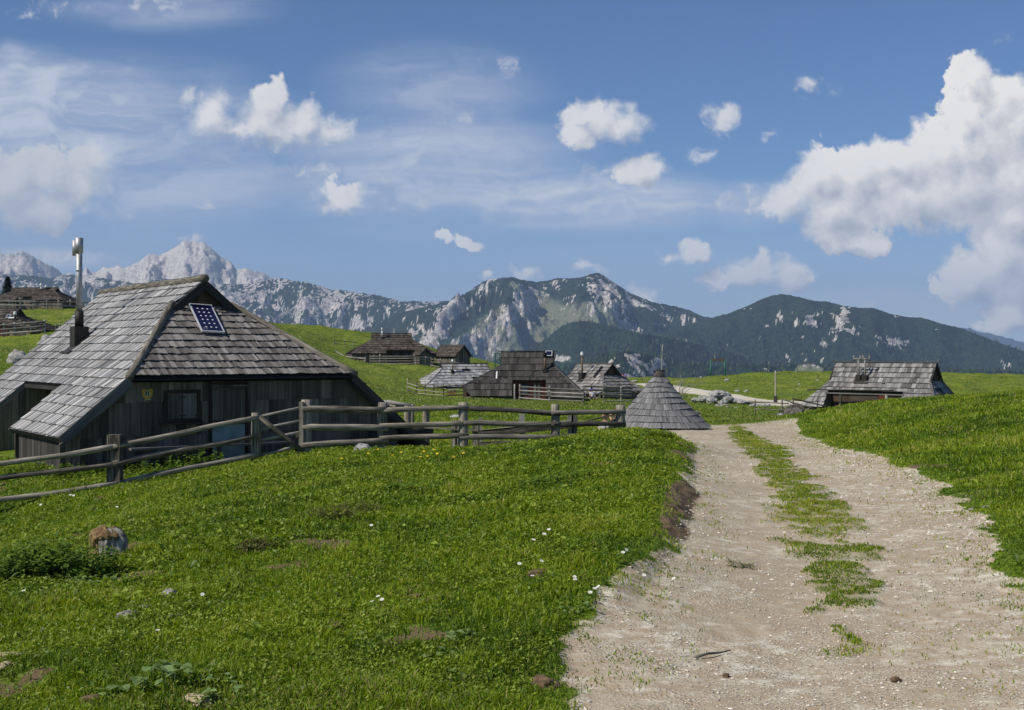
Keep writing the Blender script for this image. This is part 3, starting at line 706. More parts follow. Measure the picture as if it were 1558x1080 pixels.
def build_mountains():
    A = np.concatenate([np.arange(-900, -60, 12.0), np.arange(-60, 1620, 1.9), np.arange(1620, 2200, 12.0)])
    Ys = [1450.0]
    while Ys[-1] < 18200:
        y = Ys[-1]; Ys.append(y * (1 + (.006 if y < 2200 else .0022 if y < 10700 else .012)))
    Y = np.array(Ys); YY, AA = np.meshgrid(Y, A, indexing='ij'); XX = (AA - CX) * YY / F
    H = np.full(XX.shape, -470.0) + fbm(XX / 900, YY / 900, 4, 91) * 15
    WHO = np.full(XX.shape, -1)
    for k, (cr, Yc, W, rough, jag, nm) in enumerate(RIDGES):
        py = cr(A) + fbm(A / 9.0, A * 0 + k * 7.7, 4, 200 + k) * jag
        dist = Yc + fbm(A / 160.0, A * 0 + k * 3.3, 3, 300 + k) * W * .16
        zc = rowz(py, dist)[None, :]; D = dist[None, :]
        t = (D - YY) / W
        front = np.clip(t, 0, 1)
        base = -470.0
        wx, wy = XX + 130 * perlin(XX / 420, YY / 420, 61 + k), YY + 130 * perlin(XX / 420, YY / 420, 62 + k)
        rg = ridged(wx / 480, wy / 720, 7, 400 + 9 * k, .56) - 1.0
        env = sstep(0, .16, front) * sstep(1.0, .75, front)
        h = zc - (zc - base) * (1 - (1 - front) ** 1.25) * 1.0
        h = h + rg * rough * env
        if nm in ('peak', 'plateau', 'middle'):
            h = h + (fbm(XX / 55, YY / 70, 4, 500 + k)) * (9 if nm != 'peak' else 14) * sstep(0, .05, front)
        else:
            h = h + fbm(XX / 60, YY / 60, 3, 500 + k) * 5 * sstep(0, .05, front)
        if nm == 'middle':      # the bright rocky rib and the hollow beside it
            pr = HY - (h - EYE) * F / YY
            h = h + 70 * np.exp(-(seg_d(AA, pr, [(795, 452), (770, 480), (735, 505), (690, 535)]) / 14.0) ** 2) * env
            h = h + 50 * np.exp(-(seg_d(AA, pr, [(735, 440), (700, 462), (665, 500)]) / 12.0) ** 2) * env
        back = np.clip(-t, 0, 3)
        h = np.where(t < 0, zc - back * (W * .35), h)
        if nm == 'foothill':
            pr = HY - (h - EYE) * F / YY
            h = h + (9 + 16 * fbm(XX / 30, YY / 30, 3, 77)) * sstep(52, 30, np.hypot((AA - 962) * .9, (pr - 556) * 2.0)) * (t > 0) * (sstep(.0, .2, front))
        up = h > H
        H = np.where(up, h, H); WHO = np.where(up, k, WHO)
    PY = HY - (H - EYE) * F / YY
    # what grows or lies bare there
    gy, gx = np.gradient(H); slope = np.hypot(gy / np.gradient(YY, axis=0), gx / np.maximum(np.gradient(XX, axis=1), .01))
    nz = .7 * fbm(XX / 42 + H * .006, H / 120 + YY / 900, 5, 700, .6) + .5 * fbm(XX / 90, (YY + H * 2) / 150, 4, 705, .6); nb = fbm(XX / 330, (YY + H) / 500, 4, 720)
    fine = fbm(XX / 24, (YY + H * 2) / 40, 4, 730, .6)
    prior = np.full(XX.shape, -.9)
    prior = np.where(WHO == 0, -2, prior); prior = np.where(WHO == 1, 1.4 - .9 * sstep(470, 505, AA), prior)
    prior = np.where(WHO == 2, -.14 + .2 * sstep(620, 420, AA) - .004 * (PY - 445), prior)
    prior = np.where((WHO == 2) & (AA < 260), prior - .22, prior)
    prior = np.where(WHO == 3, -.72, prior); prior = np.where(WHO == 4, -.92, prior); prior = np.where(WHO >= 5, -1.3, prior)
    def blob(w, cx, cy, rx, ry, v):
        nonlocal prior
        prior = prior + (WHO == w) * v * np.exp(-(((AA - cx) / rx) ** 2 + ((PY - cy) / ry) ** 2))
    def line(w, pts, r, v):
        nonlocal prior
        prior = prior + (WHO == w) * v * np.exp(-(seg_d(AA, PY, pts) / r) ** 2)
    blob(3, 925, 440, 40, 22, .85); blob(3, 985, 460, 50, 10, .45); blob(3, 825, 440, 35, 10, .5); blob(3, 860, 448, 25, 10, .3); line(3, [(755, 424), (725, 440), (700, 460), (680, 478)], 10, .75)
    line(3, [(690, 468), (672, 495), (650, 528)], 15, .85); line(3, [(797, 452), (782, 472), (768, 492)], 10, 1.1); line(3, [(775, 470), (735, 515)], 6, .7); blob(3, 742, 522, 18, 16, .8); blob(3, 640, 520, 25, 16, .5); line(3, [(820, 462), (800, 480)], 8, .4)
    blob(3, 720, 470, 50, 14, .35); blob(3, 900, 422, 60, 9, .4)
    for q in [(1136, 470, 16, 7, .9), (1112, 490, 14, 8, .7), (1183, 480, 9, 12, .9), (1234, 485, 14, 13, 1.2), (1212, 492, 10, 6, .7), (1286, 478, 11, 11, 1.25), (1283, 470, 4, 8, .9), (1362, 481, 10, 4, .9), (1300, 503, 16, 9, 1.0), (1335, 512, 9, 7, 1.0),
              (1360, 521, 20, 9, 1.15), (1255, 524, 7, 5, .7), (1222, 514, 5, 4, .7), (1238, 520, 5, 4, .8), (1320, 507, 8, 5, .6), (1165, 495, 8, 5, .5)]: blob(4, *q)
    line(4, [(1285, 490), (1265, 505), (1250, 520)], 6, 1.0); line(4, [(1280, 500), (1268, 522)], 4, .8)
    prior = prior + (WHO == 6) * 1.22 * sstep(50, 34, np.hypot((AA - 962) * .95, (PY - 557) * 2.1)) * (PY > 530)
    blob(6, 1010, 550, 8, 18, 1.2); blob(5, 850, 545, 10, 6, 1.1); blob(6, 1110, 563, 12, 6, 1.0); blob(6, 1165, 562, 14, 4, 1.0); blob(6, 1480, 560, 40, 6, .7); blob(5, 858, 545, 14, 5, .9)
    rock = sstep(-.06, .16, prior + nz * .62 + nb * .42 + fine * .48 + (slope - .5) * .25)
    mead = np.zeros_like(rock)
    for w, pts, r in [(3, [(815, 472), (850, 495), (905, 490)], 34), (3, [(775, 492), (705, 545)], 32), (3, [(830, 512), (780, 540)], 32), (3, [(780, 432), (800, 452)], 5)]:
        mead = np.maximum(mead, (WHO == w) * np.exp(-(seg_d(AA, PY, pts) / r) ** 2))
    mead = sstep(.35, .6, mead + nz * .15)
    mead = np.maximum(mead, (WHO == 6) * sstep(1.15, .9, np.hypot((AA - 1231) / 21, (PY - 562) / 8.5) + fine * .12))
    forest = np.clip((WHO >= 5) * 1.0 + (WHO == 4) * sstep(487, 512, PY + nb * 10) + (WHO == 3) * sstep(505, 540, PY + nb * 12 + (AA < 800) * -14) + (WHO == 3) * (AA > 930) * sstep(470, 490, PY), 0, 1) * (1 - mead) * (1 - rock)
    m, nt, b = new_mat('mountain_side')
    geo = nt.n('ShaderNodeNewGeometry').outputs['Position']
    rk, md, fo = nt.attr('rock'), nt.attr('meadow'), nt.attr('forest')
    n1 = nt.noise(geo, .05, 5, .7); n2 = nt.noise(geo, .011, 5, .65)
    rc = nt.mix(nt.mapr(n1, .36, .66), c4(.22, .21, .2), c4(.70, .655, .59))
    rc = nt.mix(nt.math('MULTIPLY', nt.mapr(n2, .5, .7), .5), rc, c4(.55, .47, .38))
    rc = nt.mix(nt.math('MULTIPLY', nt.attr('pale'), .28), rc, c4(.78, .74, .66))
    sc = nt.mix(nt.mapr(n1, .35, .65), c4(.010, .022, .012), c4(.036, .054, .026))
    fc = nt.mix(nt.mapr(n1, .35, .65), c4(.010, .022, .014), c4(.028, .05, .026))
    mc = nt.mix(nt.mapr(n1, .3, .7), c4(.12, .145, .085), c4(.235, .235, .165))
    col = nt.mix(fo, sc, fc); col = nt.mix(md, col, mc)
    col = nt.mix(nt.mapr(nt.math('ADD', rk, nt.math('MULTIPLY', nt.math('SUBTRACT', n1, .5), .8)), .35, .65), col, rc)
    nt.L.new(col, b.inputs['Base Color']); b.inputs['Specular IOR Level'].default_value = .05
    bump(nt, b, n1, 1.0, 14.0)
    ny, nx = XX.shape
    V = np.stack([XX, YY, H], -1).reshape(-1, 3)
    i = (np.arange(ny - 1)[:, None] * nx + np.arange(nx - 1)[None]).ravel()
    q = np.stack([i, i + 1, i + nx + 1, i + nx], -1).ravel()
    o = mesh_np('mountains', V, q, 4, m, True, {'rock': ('POINT', rock.ravel()), 'meadow': ('POINT', mead.ravel()), 'forest': ('POINT', forest.ravel()), 'pale': ('POINT', (WHO == 1).astype(float).ravel())})
    tag(o, kind='structure')
    # conifers standing on the wooded slopes
    w = (forest * np.where(WHO == 4, sstep(500, 520, PY), 1) * (AA > -60) * (AA < 1620) * (YY < 6400) * (WHO >= 3)).ravel()
    # keep only what faces this plateau: rows in front of each crest
    idx = nrng.choice(len(w), size=80000, p=w * 1.0 / w.sum())
    P0 = V[idx] + np.stack([nrng.normal(0, 5, len(idx)), nrng.normal(0, 7, len(idx)), np.full(len(idx), -2.0)], -1)
    hgt = nrng.uniform(8, 17, len(idx)); rad = hgt * nrng.uniform(.17, .27, len(idx)); ph = nrng.uniform(0, 6.28, len(idx))
    k = 5; ang = ph[:, None] + np.arange(k) * (2 * math.pi / k)
    ring = np.stack([P0[:, None, 0] + np.cos(ang) * rad[:, None], P0[:, None, 1] + np.sin(ang) * rad[:, None], np.repeat(P0[:, 2:3], k, 1) + nrng.uniform(0, 3, (len(idx), k))], -1)
    tip = P0 + np.stack([np.zeros(len(idx)), np.zeros(len(idx)), hgt], -1)
    VV = np.concatenate([ring, tip[:, None]], 1).reshape(-1, 3)
    b0 = np.arange(len(idx)) * (k + 1)
    tri = np.stack([np.stack([b0 + j, b0 + (j + 1) % k, b0 + k], -1) for j in range(k)], 1).ravel()
    fm, nt, b = new_mat('distant_conifers')
    nt.L.new(nt.mix(nt.attr('tint'), c4(.006, .014, .009), c4(.06, .088, .042)), b.inputs['Base Color']); b.inputs['Specular IOR Level'].default_value = .03
    fo_ = mesh_np('forest', VV, tri, 3, fm, True, {'tint': ('POINT', np.repeat(nrng.random(len(idx)) ** 1.5, k + 1))})
    tag(fo_, kind='stuff')
build_mountains()
# ------------------------------------------------------------------ the big hut on the left
HU = Vector((-.576, .8174, 0)).normalized(); HV = Vector((.8174, .576, 0)).normalized(); UZ = Vector((0, 0, 1))
H0 = Vector((-7.08, 31.0, 0))
def HP(s, d, z): return H0 + HV * s + HU * d + UZ * z
SR0, ZR, SLP = .42, 3.54, .852
def zroof(s): return ZR - SLP * abs(s - SR0)
def ray_plane(px, py, P, n):
    o = Vector((0, 0, EYE)); d = Vector(((px - CX) / F, 1, -(py - HY) / F))
    return o + d * ((P - o).dot(n) / d.dot(n))
def wallpt(px, py, d=0.0):
    q = ray_plane(px, py, HP(0, d, 0), -HU); return ((q - H0).dot(HV), q.z)

def main_hut():
    hut = thing('shepherd_hut', HP(.42, 4, -1.1), 'large silver-shingled shepherd hut with solar panel and tall steel flue behind the log fence', 'hut', 'shingled shepherd huts')
    # left roof slope: x runs toward the viewer (-d), y up the slope
    nrm = math.sqrt(1 + SLP ** 2)
    ey = (HV + UZ * SLP) / nrm; ex = -HU
    S0 = -4.12; Lf = (SR0 - S0) * nrm
    O = HP(S0, 0, zroof(S0))
    ys = lambda s: (s - S0) * nrm
    yc = ys(-2.82)
    up = [(.3, yc), (.3, ys(-2.54)), (-2.74, ys(-.37)), (-2.62, ys(SR0)), (-11.4, ys(SR0)), (-11.4, yc)]
    fl = [(.3, 0), (.3, yc), (-4.2, yc), (-4.2, 0)]
    bl = [(-7.95, 0), (-7.95, yc), (-11.4, yc), (-11.4, 0)]
    n = ex.cross(ey)
    for pl, nm in ((up, 'roof'), (fl, 'roof_flap'), (bl, 'roof_flap')):
        mb = MB(); dk = MB()
        shingles(mb, O, ex, ey, pl, .335, .095, y0=yc - .335 * 12 - .02, lift=.042, thick=.018, jit=.06)
        dk.prism(ccw(pl), O, ex, ey, n, -.14, -.03, .2)
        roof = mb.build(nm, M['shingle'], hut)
        dk.build('roof_deck', M['trim_dark'], hut)
    # right slope, mirrored
    ey2 = (-HV + UZ * SLP) / nrm; ex2 = HU; S1 = 2 * SR0 - S0 + .75
    O2 = HP(S1, 0, zroof(S1)); y2 = lambda s: (S1 - s) * nrm
    pl = [(-.3, 0), (-.3, y2(3.38)), (2.74, y2(1.21)), (2.5, y2(SR0)), (11.4, y2(SR0)), (11.4, 0)]
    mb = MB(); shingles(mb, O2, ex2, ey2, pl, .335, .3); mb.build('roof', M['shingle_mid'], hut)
    d2 = MB(); d2.prism(ccw(pl), O2, ex2, ey2, ex2.cross(ey2), -.14, -.03, .2); d2.build('roof_deck', M['trim_dark'], hut)
    # half hip over the front wall
    ze = 1.06; zt = zroof(-.37); hl = math.hypot(3.04, zt - ze)
    eyh = (HU * 3.04 + UZ * (zt - ze)) / hl; Oh = HP(-2.54, -.3, ze); wid = 5.92
    hp = [(-.02, 0), (wid + .02, 0), (1.21 + 2.54, hl), (-.37 + 2.54, hl)]
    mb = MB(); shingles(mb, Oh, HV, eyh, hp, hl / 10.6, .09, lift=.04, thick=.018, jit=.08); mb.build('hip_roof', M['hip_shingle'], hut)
    d3 = MB(); d3.prism(ccw(hp), Oh, HV, eyh, HV.cross(eyh), -.12, -.03, .2); d3.build('roof_deck', M['trim_dark'], hut)
    nh = HV.cross(eyh)
    # ridge log, hip logs, barge boards
    mb = MB(); mb.log(HP(SR0, 2.5, ZR + .06), HP(SR0, 11.6, ZR + .03), .115, .1, 12, .1, .015, tint=.35); mb.build('ridge_log', M['log'], hut, True)
    for s0, s1 in ((-.37, -2.56), (1.21, 3.42)):
        mb = MB(); mb.log(HP(s0 + (.02 if s0 > 0 else -.02), 2.74, zroof(s0) + .07), HP(s1, -.36, zroof(s1) + .05), .085, .095, 10, .08, .01, tint=.45); mb.build('hip_log', M['log'], hut, True)
    for sg in (-1, 1):
        sa = SR0 + sg * .02; sb = SR0 + sg * .86; mb = MB()
        mb.beam(HP(sa, 2.5, zroof(sa) - .09), HP(sb, 2.5, zroof(sb) - .09), .06, .2, .3); mb.build('bargeboard', M['trim_dark'], hut)
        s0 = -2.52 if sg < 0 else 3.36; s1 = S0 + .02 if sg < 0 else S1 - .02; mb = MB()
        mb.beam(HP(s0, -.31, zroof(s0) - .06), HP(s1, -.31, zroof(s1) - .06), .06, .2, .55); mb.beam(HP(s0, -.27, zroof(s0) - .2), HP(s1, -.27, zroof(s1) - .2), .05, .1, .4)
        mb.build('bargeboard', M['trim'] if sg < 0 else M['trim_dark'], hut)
    mb = MB(); pass
    for s_ in (-2.82, ): mb.beam(HP(s_, -4.2 + 8.4 - .02, zroof(s_) - .1), HP(s_, 7.95, zroof(s_) - .1), .1, .1, .2)
    mb.build('eave_beam', M['trim_dark'], hut)
    for dd, sg in ((7.93, 1), (4.22, -1)):
        mb = MB(); mb.beam(HP(-2.84, dd, zroof(-2.84) - .08), HP(-4.12, dd, zroof(-4.12) - .08), .05, .17, .6); mb.build('bargeboard', M['trim'], hut)
    # gablet boards
    mb = MB(); Og = HP(0, 2.72, 0); boards(mb, Og, HV, UZ, [(-.4, zt - .15), (1.24, zt - .15), (SR0, ZR - .08)], .17); mb.build('gable_boards', M['board_brown'], hut)
    # front wall in three lapped tiers of upright boards
    full = [(-4.05, -1.45), (4.85, -1.45), (4.85, zroof(4.85) - .12), (3.38, .92), (-2.54, .92), (-4.05, zroof(-4.05) - .12)]
    mb = MB(); Ow = HP(0, 0, 0)
    for lo, hi, h in ((-1.5, -.33, 0), (-.36, .47, .03), (.44, 1.1, .06)):
        boards(mb, Ow, HV, UZ, clip_poly(ccw([(-9, lo), (9, lo), (9, hi), (-9, hi)]), ccw(full)), .2, h=h, jit=.015)
    wall = mb.build('wall', M['board'], hut)
    mb = MB(); mb.beam(HP(-2.5, -.16, .99), HP(3.36, -.16, .99), .34, .05, .1); mb.build('soffit', M['trim_dark'], hut)
    # side wall seen through the notch of the left slope, rear wall
    mb = MB(); Os = HP(-2.1, 0, 0)
    for lo, hi, h in ((-1.5, -.45, 0), (-.48, 1.2, .03)):
        boards(mb, Os, -HU, UZ, [(-11.2, lo), (-.05, lo), (-.05, hi), (-11.2, hi)], .22, h=h)
    mb.build('wall', M['board'], hut)
    mb = MB(); boards(mb, HP(0, 11.25, 0), -HV, UZ, [(-4.8, -1.4), (4.0, -1.4), (4.0, zroof(-4.0) - .1), (-SR0, ZR - .1), (-4.8, zroof(4.8) - .1)], .3); mb.build('wall', M['board'], hut)
    for d_ in (4.3, 7.9):
        mb = MB(); boards(mb, HP(0, d_, 0), -HV if d_ > 5 else HV, UZ, [(2.1, -1.5), (4.0, -1.5), (4.0, zroof(-4.0) - .12), (2.1, zroof(-2.1) - .12)] if d_ > 5 else [(-4.0, -1.5), (-2.1, -1.5), (-2.1, zroof(-2.1) - .12), (-4.0, zroof(-4.0) - .12)], .2)
        mb.build('wall', M['board'], hut)
    mb = MB(); mb.beam(HP(-2.2, 6.0, .0), HP(-2.2, 6.8, .0), .05, 1.5, .3); mb.build('side_door', M['board_brown'], hut)
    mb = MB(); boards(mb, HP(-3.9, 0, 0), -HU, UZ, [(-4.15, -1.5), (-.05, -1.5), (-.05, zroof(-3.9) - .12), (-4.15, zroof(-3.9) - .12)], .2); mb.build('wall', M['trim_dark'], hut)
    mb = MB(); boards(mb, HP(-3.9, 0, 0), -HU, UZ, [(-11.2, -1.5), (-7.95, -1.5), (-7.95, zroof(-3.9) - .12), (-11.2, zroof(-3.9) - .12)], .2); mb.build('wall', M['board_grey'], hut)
    # shuttered window
    (a, zb) = wallpt(250, 640); (b, zt_) = wallpt(299, 594)
    nf = -HU
    def wbox(name, s0, s1, z0, z1, h0, h1, mat, par, tint=None):
        q = MB(); q.box(HP((s0 + s1) / 2, 0, (z0 + z1) / 2) + nf * ((h0 + h1) / 2), HV, UZ, nf, (s1 - s0) / 2, (z1 - z0) / 2, (h1 - h0) / 2, tint); return q.build(name, mat, par)
    win = MB(); Owin = HP(0, 0, 0)
    for (s0, s1, z0, z1) in ((a - .06, b + .06, zt_ - .06, zt_ + .03), (a - .06, b + .06, zb - .05, zb + .04), (a - .06, a + .03, zb + .04, zt_ - .06), (b - .03, b + .06, zb + .04, zt_ - .06)):
        win.box(HP((s0 + s1) / 2, 0, (z0 + z1) / 2) + nf * .085, HV, UZ, nf, (s1 - s0) / 2, (z1 - z0) / 2, .03, .25)
    win.box(HP((a + b) / 2, 0, zb - .07) + nf * .13, HV, UZ, nf, (b - a) / 2 + .14, .018, .07, .5)
    window = win.build('window', M['board_brown'], hut)
    mid = (a + b) / 2
    for s0, s1 in ((a + .04, mid - .015), (mid + .015, b - .04)):
        q = MB(); boards(q, Owin, HV, UZ, [(s0, zb + .05), (s1, zb + .05), (s1, zt_ - .07), (s0, zt_ - .07)], .12, h=.085); q.build('shutter', M['board_grey'], window)
    for s0, s1 in ((a, a + .07), (mid - .08, mid - .02), (mid + .02, mid + .08), (b - .07, b)):
        for zz in (zb + .12, zt_ - .15): wbox('hinge', s0, s1, zz - .015, zz + .015, .125, .135, M['trim_dark'], window, .3)
    # door: dark board upper leaf, blue-grey sheet below
    (da, d1) = wallpt(320, 585); (db, d0) = wallpt(371, 640); zlow = -1.12; zmid = d0 - .06
    dm = MB()
    for (s0, s1, z0, z1) in ((da - .06, da, zlow, d1 + .06), (db, db + .06, zlow, d1 + .06), (da, db, d1, d1 + .06)):
        dm.box(HP((s0 + s1) / 2, 0, (z0 + z1) / 2) + nf * .095, HV, UZ, nf, (s1 - s0) / 2, (z1 - z0) / 2, .03, .15)
    door = dm.build('door', M['board_brown'], hut)
    q = MB(); boards(q, Owin, HV, UZ, [(da + .01, zmid), (db - .01, zmid), (db - .01, d1 - .01), (da + .01, d1 - .01)], .11, h=.075); q.build('upper_leaf', M['board'], door)
    wbox('crossbar', da + .02, db - .02, zmid + .01, zmid + .09, .115, .15, M['board_brown'], door, .1)
    wbox('crossbar', da + .1, db - .02, d1 - .14, d1 - .05, .115, .145, M['board'], door, .1)
    wbox('lower_leaf', da + .01, db - .01, zlow, zmid - .01, .06, .09, M['blue_panel'], door, .5)
    wbox('strip', db - .35, db + .04, d1 - .045, d1 - .02, .15, .16, M['board_grey'], door, .9)
    q = MB(); q.tube([HP(da + .02, 0, zmid + .02) + nf * .13, HP(da + .02, 0, zmid + .02) + nf * .18], .035, 10, .5); q.build('handle', M['cream'], door)
    # emblem on the wall: a gold leafy wreath round a cream disc with two strokes
    (es, ez) = wallpt(222, 599); E = HP(es, 0, ez) + nf * .09
    q = MB(); K = 44
    ol = []
    for i in range(K):
        an = 2 * math.pi * i / K; up_ = math.sin(an)
        r = .12 + (.02 if i % 2 else -.01) + (.03 if up_ > .3 and abs(math.cos(an)) > .35 else 0) - (.035 if up_ > .85 else 0)
        ol.append((math.cos(an) * r, math.sin(an) * r * 1.02))
    q.prism(ol, E, HV, UZ, nf, 0, .02, .5)
    emb = q.build('emblem', M['gold'], hut)
    q = MB(); q.prism([(math.cos(t) * .072, .012 + math.sin(t) * .072) for t in [i * .3142 for i in range(20)]], E, HV, UZ, nf, .021, .03, .4); q.build('disc', M['cream'], emb)
    q = MB()
    for x in (-.035, .022):
        q.prism([(x - .012, -.03), (x + .012, -.03), (x + .012, .062), (x - .012, .062)], E, HV, UZ, nf, .031, .036); q.prism([(x - .03, .028), (x - .0125, .044), (x - .0125, .062)], E, HV, UZ, nf, .031, .036)
    q.build('numerals', M['trim_dark'], emb)
    q = MB(); q.prism([(-.09, -.165), (-.02, -.14), (.03, -.14), (.09, -.155), (.09, -.135), (.02, -.12), (-.03, -.12), (-.09, -.14)], E, HV, UZ, nf, .012, .03, .8); q.build('ribbon', M['cream'], emb)
    # flue
    c = HP(-1.53, 7.2, 0); zr = zroof(-1.53)
    q = MB(); q.box(c + UZ * (zr + .02), HV, HU, UZ, .2, .25, .48); q.beam(c - HV * .42 + UZ * (zr - .28), c + HV * .3 + UZ * (zr + .33), .62, .02, .3); base = q.build('chimney', M['sheet_dark'], hut)
    q = MB(); q.tube([c + UZ * (zr + .49), c + UZ * (zr + .95)], .125, 18, .5); q.build('collar', M['sheet_dark'], base, True)
    q = MB(); q.tube([c + UZ * (zr + .9), c + UZ * 4.62], .085, 20, .5); q.tube([c + UZ * (zr + 2.1), c + UZ * (zr + 2.14)], .104, 20, .5); q.build('flue_pipe', M['steel'], base, True)
    q = MB(); q.tube([c + UZ * 4.5, c + UZ * 4.93], .112, 20, .5); q.tube([c + UZ * 4.42 - Vector((.14, -.05, 0)), c + UZ * 4.86 - Vector((.14, -.05, 0))], .075, 14, .5); q.build('cowl', M['steel'], base, True)
    # solar panel on the hip
    def hipt(px, py, off): return ray_plane(px, py, Oh + nh * off, nh)
    T = [hipt(288, 463, .12), hipt(321, 464, .12), hipt(341, 504, .12), hipt(308, 506, .12)]
    xx = (T[1] - T[0]).normalized(); ctr = sum(T, Vector()) / 4; w = ((T[1] - T[0]).length + (T[2] - T[3]).length) / 4; yy = nh.cross(xx); h = abs(((T[0] - T[3]) + (T[1] - T[2])).dot(yy)) / 4
    shx = ((T[0] - T[3]) + (T[1] - T[2])).dot(xx) / 4
    yv = (yy * h + xx * shx); h = yv.length; yy = yv.normalized(); xx = yy.cross(nh).normalized()
    q = MB()
    for (cx_, cy_, hx, hy) in ((0, h - .014, w, .014), (0, -h + .014, w, .014), (-w + .014, 0, .014, h - .028), (w - .014, 0, .014, h - .028)):
        q.box(ctr + xx * cx_ + yy * cy_, xx, yy, nh, hx, hy, .025, .5)
    pan = q.build('solar_panel', M['alu'], hut)
    q = MB(); q.box(ctr, xx, yy, nh, w - .028, h - .028, .012, .5)
    for i in range(1, 4):
        for j in range(1, 7):
            x = -w + .04 + (2 * w - .08) * i / 4; y = -h + .04 + (2 * h - .08) * j / 7; r = .03
            q.prism([(x - r, y), (x, y - r), (x + r, y), (x, y + r)], ctr, xx, yy, nh, .0125, .0145, .5, 1)
    q.build('cells', [M['cell'], M['white']], pan)
    for (px, py) in ((287, 470), (308, 503), (300, 459)): 
        g = hipt(px, py, .05); q = MB(); q.tube([g - nh * .03, g + nh * .08], .02, 8, .5); q.tube([g + nh * .07, g + nh * .07 + xx * .12], .015, 8, .5); q.build('bracket', M['alu'], pan)
main_hut()
# ------------------------------------------------------------------ the other huts
def make_hut(name, label, loc, yaw, Lr, hr, we, he, Ll=0, Lr2=0, tg=.75, hel=None, her=None, notch=None, mat='shingle_mid', ncourse=9, w=.35, ridge_over=.25, wallmat='board', depth=1.2, sides=True, cheek=None, backw=None, group='shingled shepherd huts'):
    """ridge along a, front side faces b; front slope may be cut by a notch (a0, a1, t) that opens on a porch"""
    hut = thing(name, loc, label, 'hut', group)
    a = Vector((math.cos(yaw), math.sin(yaw), 0)); b = Vector((math.sin(yaw), -math.cos(yaw), 0)); C = Vector(loc)
    P = lambda x, y, z: C + a * x + b * y + UZ * z
    hel = he if hel is None else hel; her = he if her is None else her
    dz = hr - he; sl = math.hypot(we, dz)
    tl = (hel - he) / dz; tr = (her - he) / dz
    info = dict(a=a, b=b, P=P, sl=sl, hut=hut, dz=dz, he=he, hr=hr, we=we)
    for side in (1, -1):
        ex = a * side; ey = (-b * side * we + UZ * dz) / sl; O = P(0, we * side, he); n = ex.cross(ey)
        L, Rr, t0, t1 = (Ll, Lr2, tl, tr) if side == 1 else (Lr2, Ll, tr, tl)
        pl = []
        pl += [(-Lr - L + (.9 if t0 > .02 else 0), 0)] if t0 > .02 else []
        pl += [(-Lr - L, max(t0, 0) * sl)]
        if L > 0: pl += [(-Lr, tg * sl)]
        pl += [(-Lr - ridge_over * (1 if L == 0 else .4), sl), (Lr + ridge_over * (1 if Rr == 0 else .4), sl)]
        if Rr > 0: pl += [(Lr, tg * sl)]
        pl += [(Lr + Rr, max(t1, 0) * sl)]
        pl += [(Lr + Rr - (.9 if t1 > .02 else 0), 0)] if t1 > .02 else []
        pl = ccw(pl)
        parts = [pl]
        if side == 1 and notch:
            n0, n1, nt_ = notch; yn = nt_ * sl
            parts = [clip_poly(pl, [(-99, yn), (99, yn), (99, 99), (-99, 99)]), clip_poly(pl, [(-99, -9), (n0, -9), (n0, yn), (-99, yn)]), clip_poly(pl, [(n1, -9), (99, -9), (99, yn), (n1, yn)])]
        for ip, p_ in enumerate(parts):
            if len(p_) < 3 or parea(p_) < .05: continue
            q = MB(); dk = MB()
            shingles(q, O, ex, ey, p_, sl / ncourse, w, y0=0, lift=.07, thick=.03, jit=.05); dk.prism(p_, O, ex, ey, n, -.16, -.02, .2)
            q.build('roof' if ip == 0 else 'roof_flap', M[mat], hut); dk.build('roof_deck', M['trim_dark'], hut)
    for sg, L, t0, hh in ((-1, Ll, tl, hel), (1, Lr2, tr, her)):
        zt = he + dz * tg; wt = we * (1 - tg); wb = we * (1 - max(t0, 0))
        if L > 0:
            hl = math.hypot(L, zt - hh); ey = (-a * sg * L + UZ * (zt - hh)) / hl; ex = b * -sg if False else (b if sg < 0 else -b)
            if ex.cross(ey).z < 0: ex = -ex
            O = P(sg * (Lr + L), 0, hh)
            pl = ccw([(-wb, 0), (wb, 0), (wt, hl), (-wt, hl)])
            q = MB(); shingles(q, O, ex, ey, pl, sl / ncourse, w, lift=.07, thick=.03, jit=.06); q.build('hip_roof', M[mat], hut)
            dk = MB(); dk.prism(pl, O, ex, ey, ex.cross(ey), -.14, -.02, .2); dk.build('roof_deck', M['trim_dark'], hut)
            for sb in (-1, 1):
                q = MB(); q.beam(P(sg * (Lr + L), sb * wb, hh + .05), P(sg * Lr, sb * wt, zt + .05), .14, .06, .6); q.build('hip_board', M['trim'], hut)
        q = MB()
        Og = P(sg * (Lr - (.06 if L > 0 else .1)), 0, 0); exg = b * (-1 if sg < 0 else 1)
        exg = -b if UZ.cross(-b).dot(a) * 0 else exg
        ex_ = b if (b.cross(UZ)).dot(a * sg) > 0 else -b
        zb = zt - .3 if L > 0 else -depth
        wz = we * (1 - (zb - he) / dz) if zb > he else we
        pl = [(-wz * .95, zb), (wz * .95, zb), (0, hr - .08)] if L > 0 else [(-we * .9, zb), (we * .9, zb), (we * .9, he + dz * .08), (0, hr - .1), (-we * .9, he + dz * .08)]
        boards(q, Og, ex_, UZ, pl, .3); q.build('gable_boards', M['board_brown'] if L > 0 else M[wallmat], hut)
        for sb in (-1, 1):
            q = MB(); xg = sg * (Lr + ridge_over * (1 if L == 0 else .4)); bt = tg if L > 0 else 0
            q.beam(P(xg, 0, hr - .02), P(xg, sb * we * (1 - bt), he + dz * bt - .02), .05, .16, .3); q.build('bargeboard', M['trim_dark'], hut)
    q = MB(); q.beam(P(-Lr - ridge_over - .1, 0, hr + .07), P(Lr + ridge_over + .1, 0, hr + .07), .22, .07, .2); q.build('ridge_board', M['trim_dark'] if 'dark' in mat else M['trim'], hut)
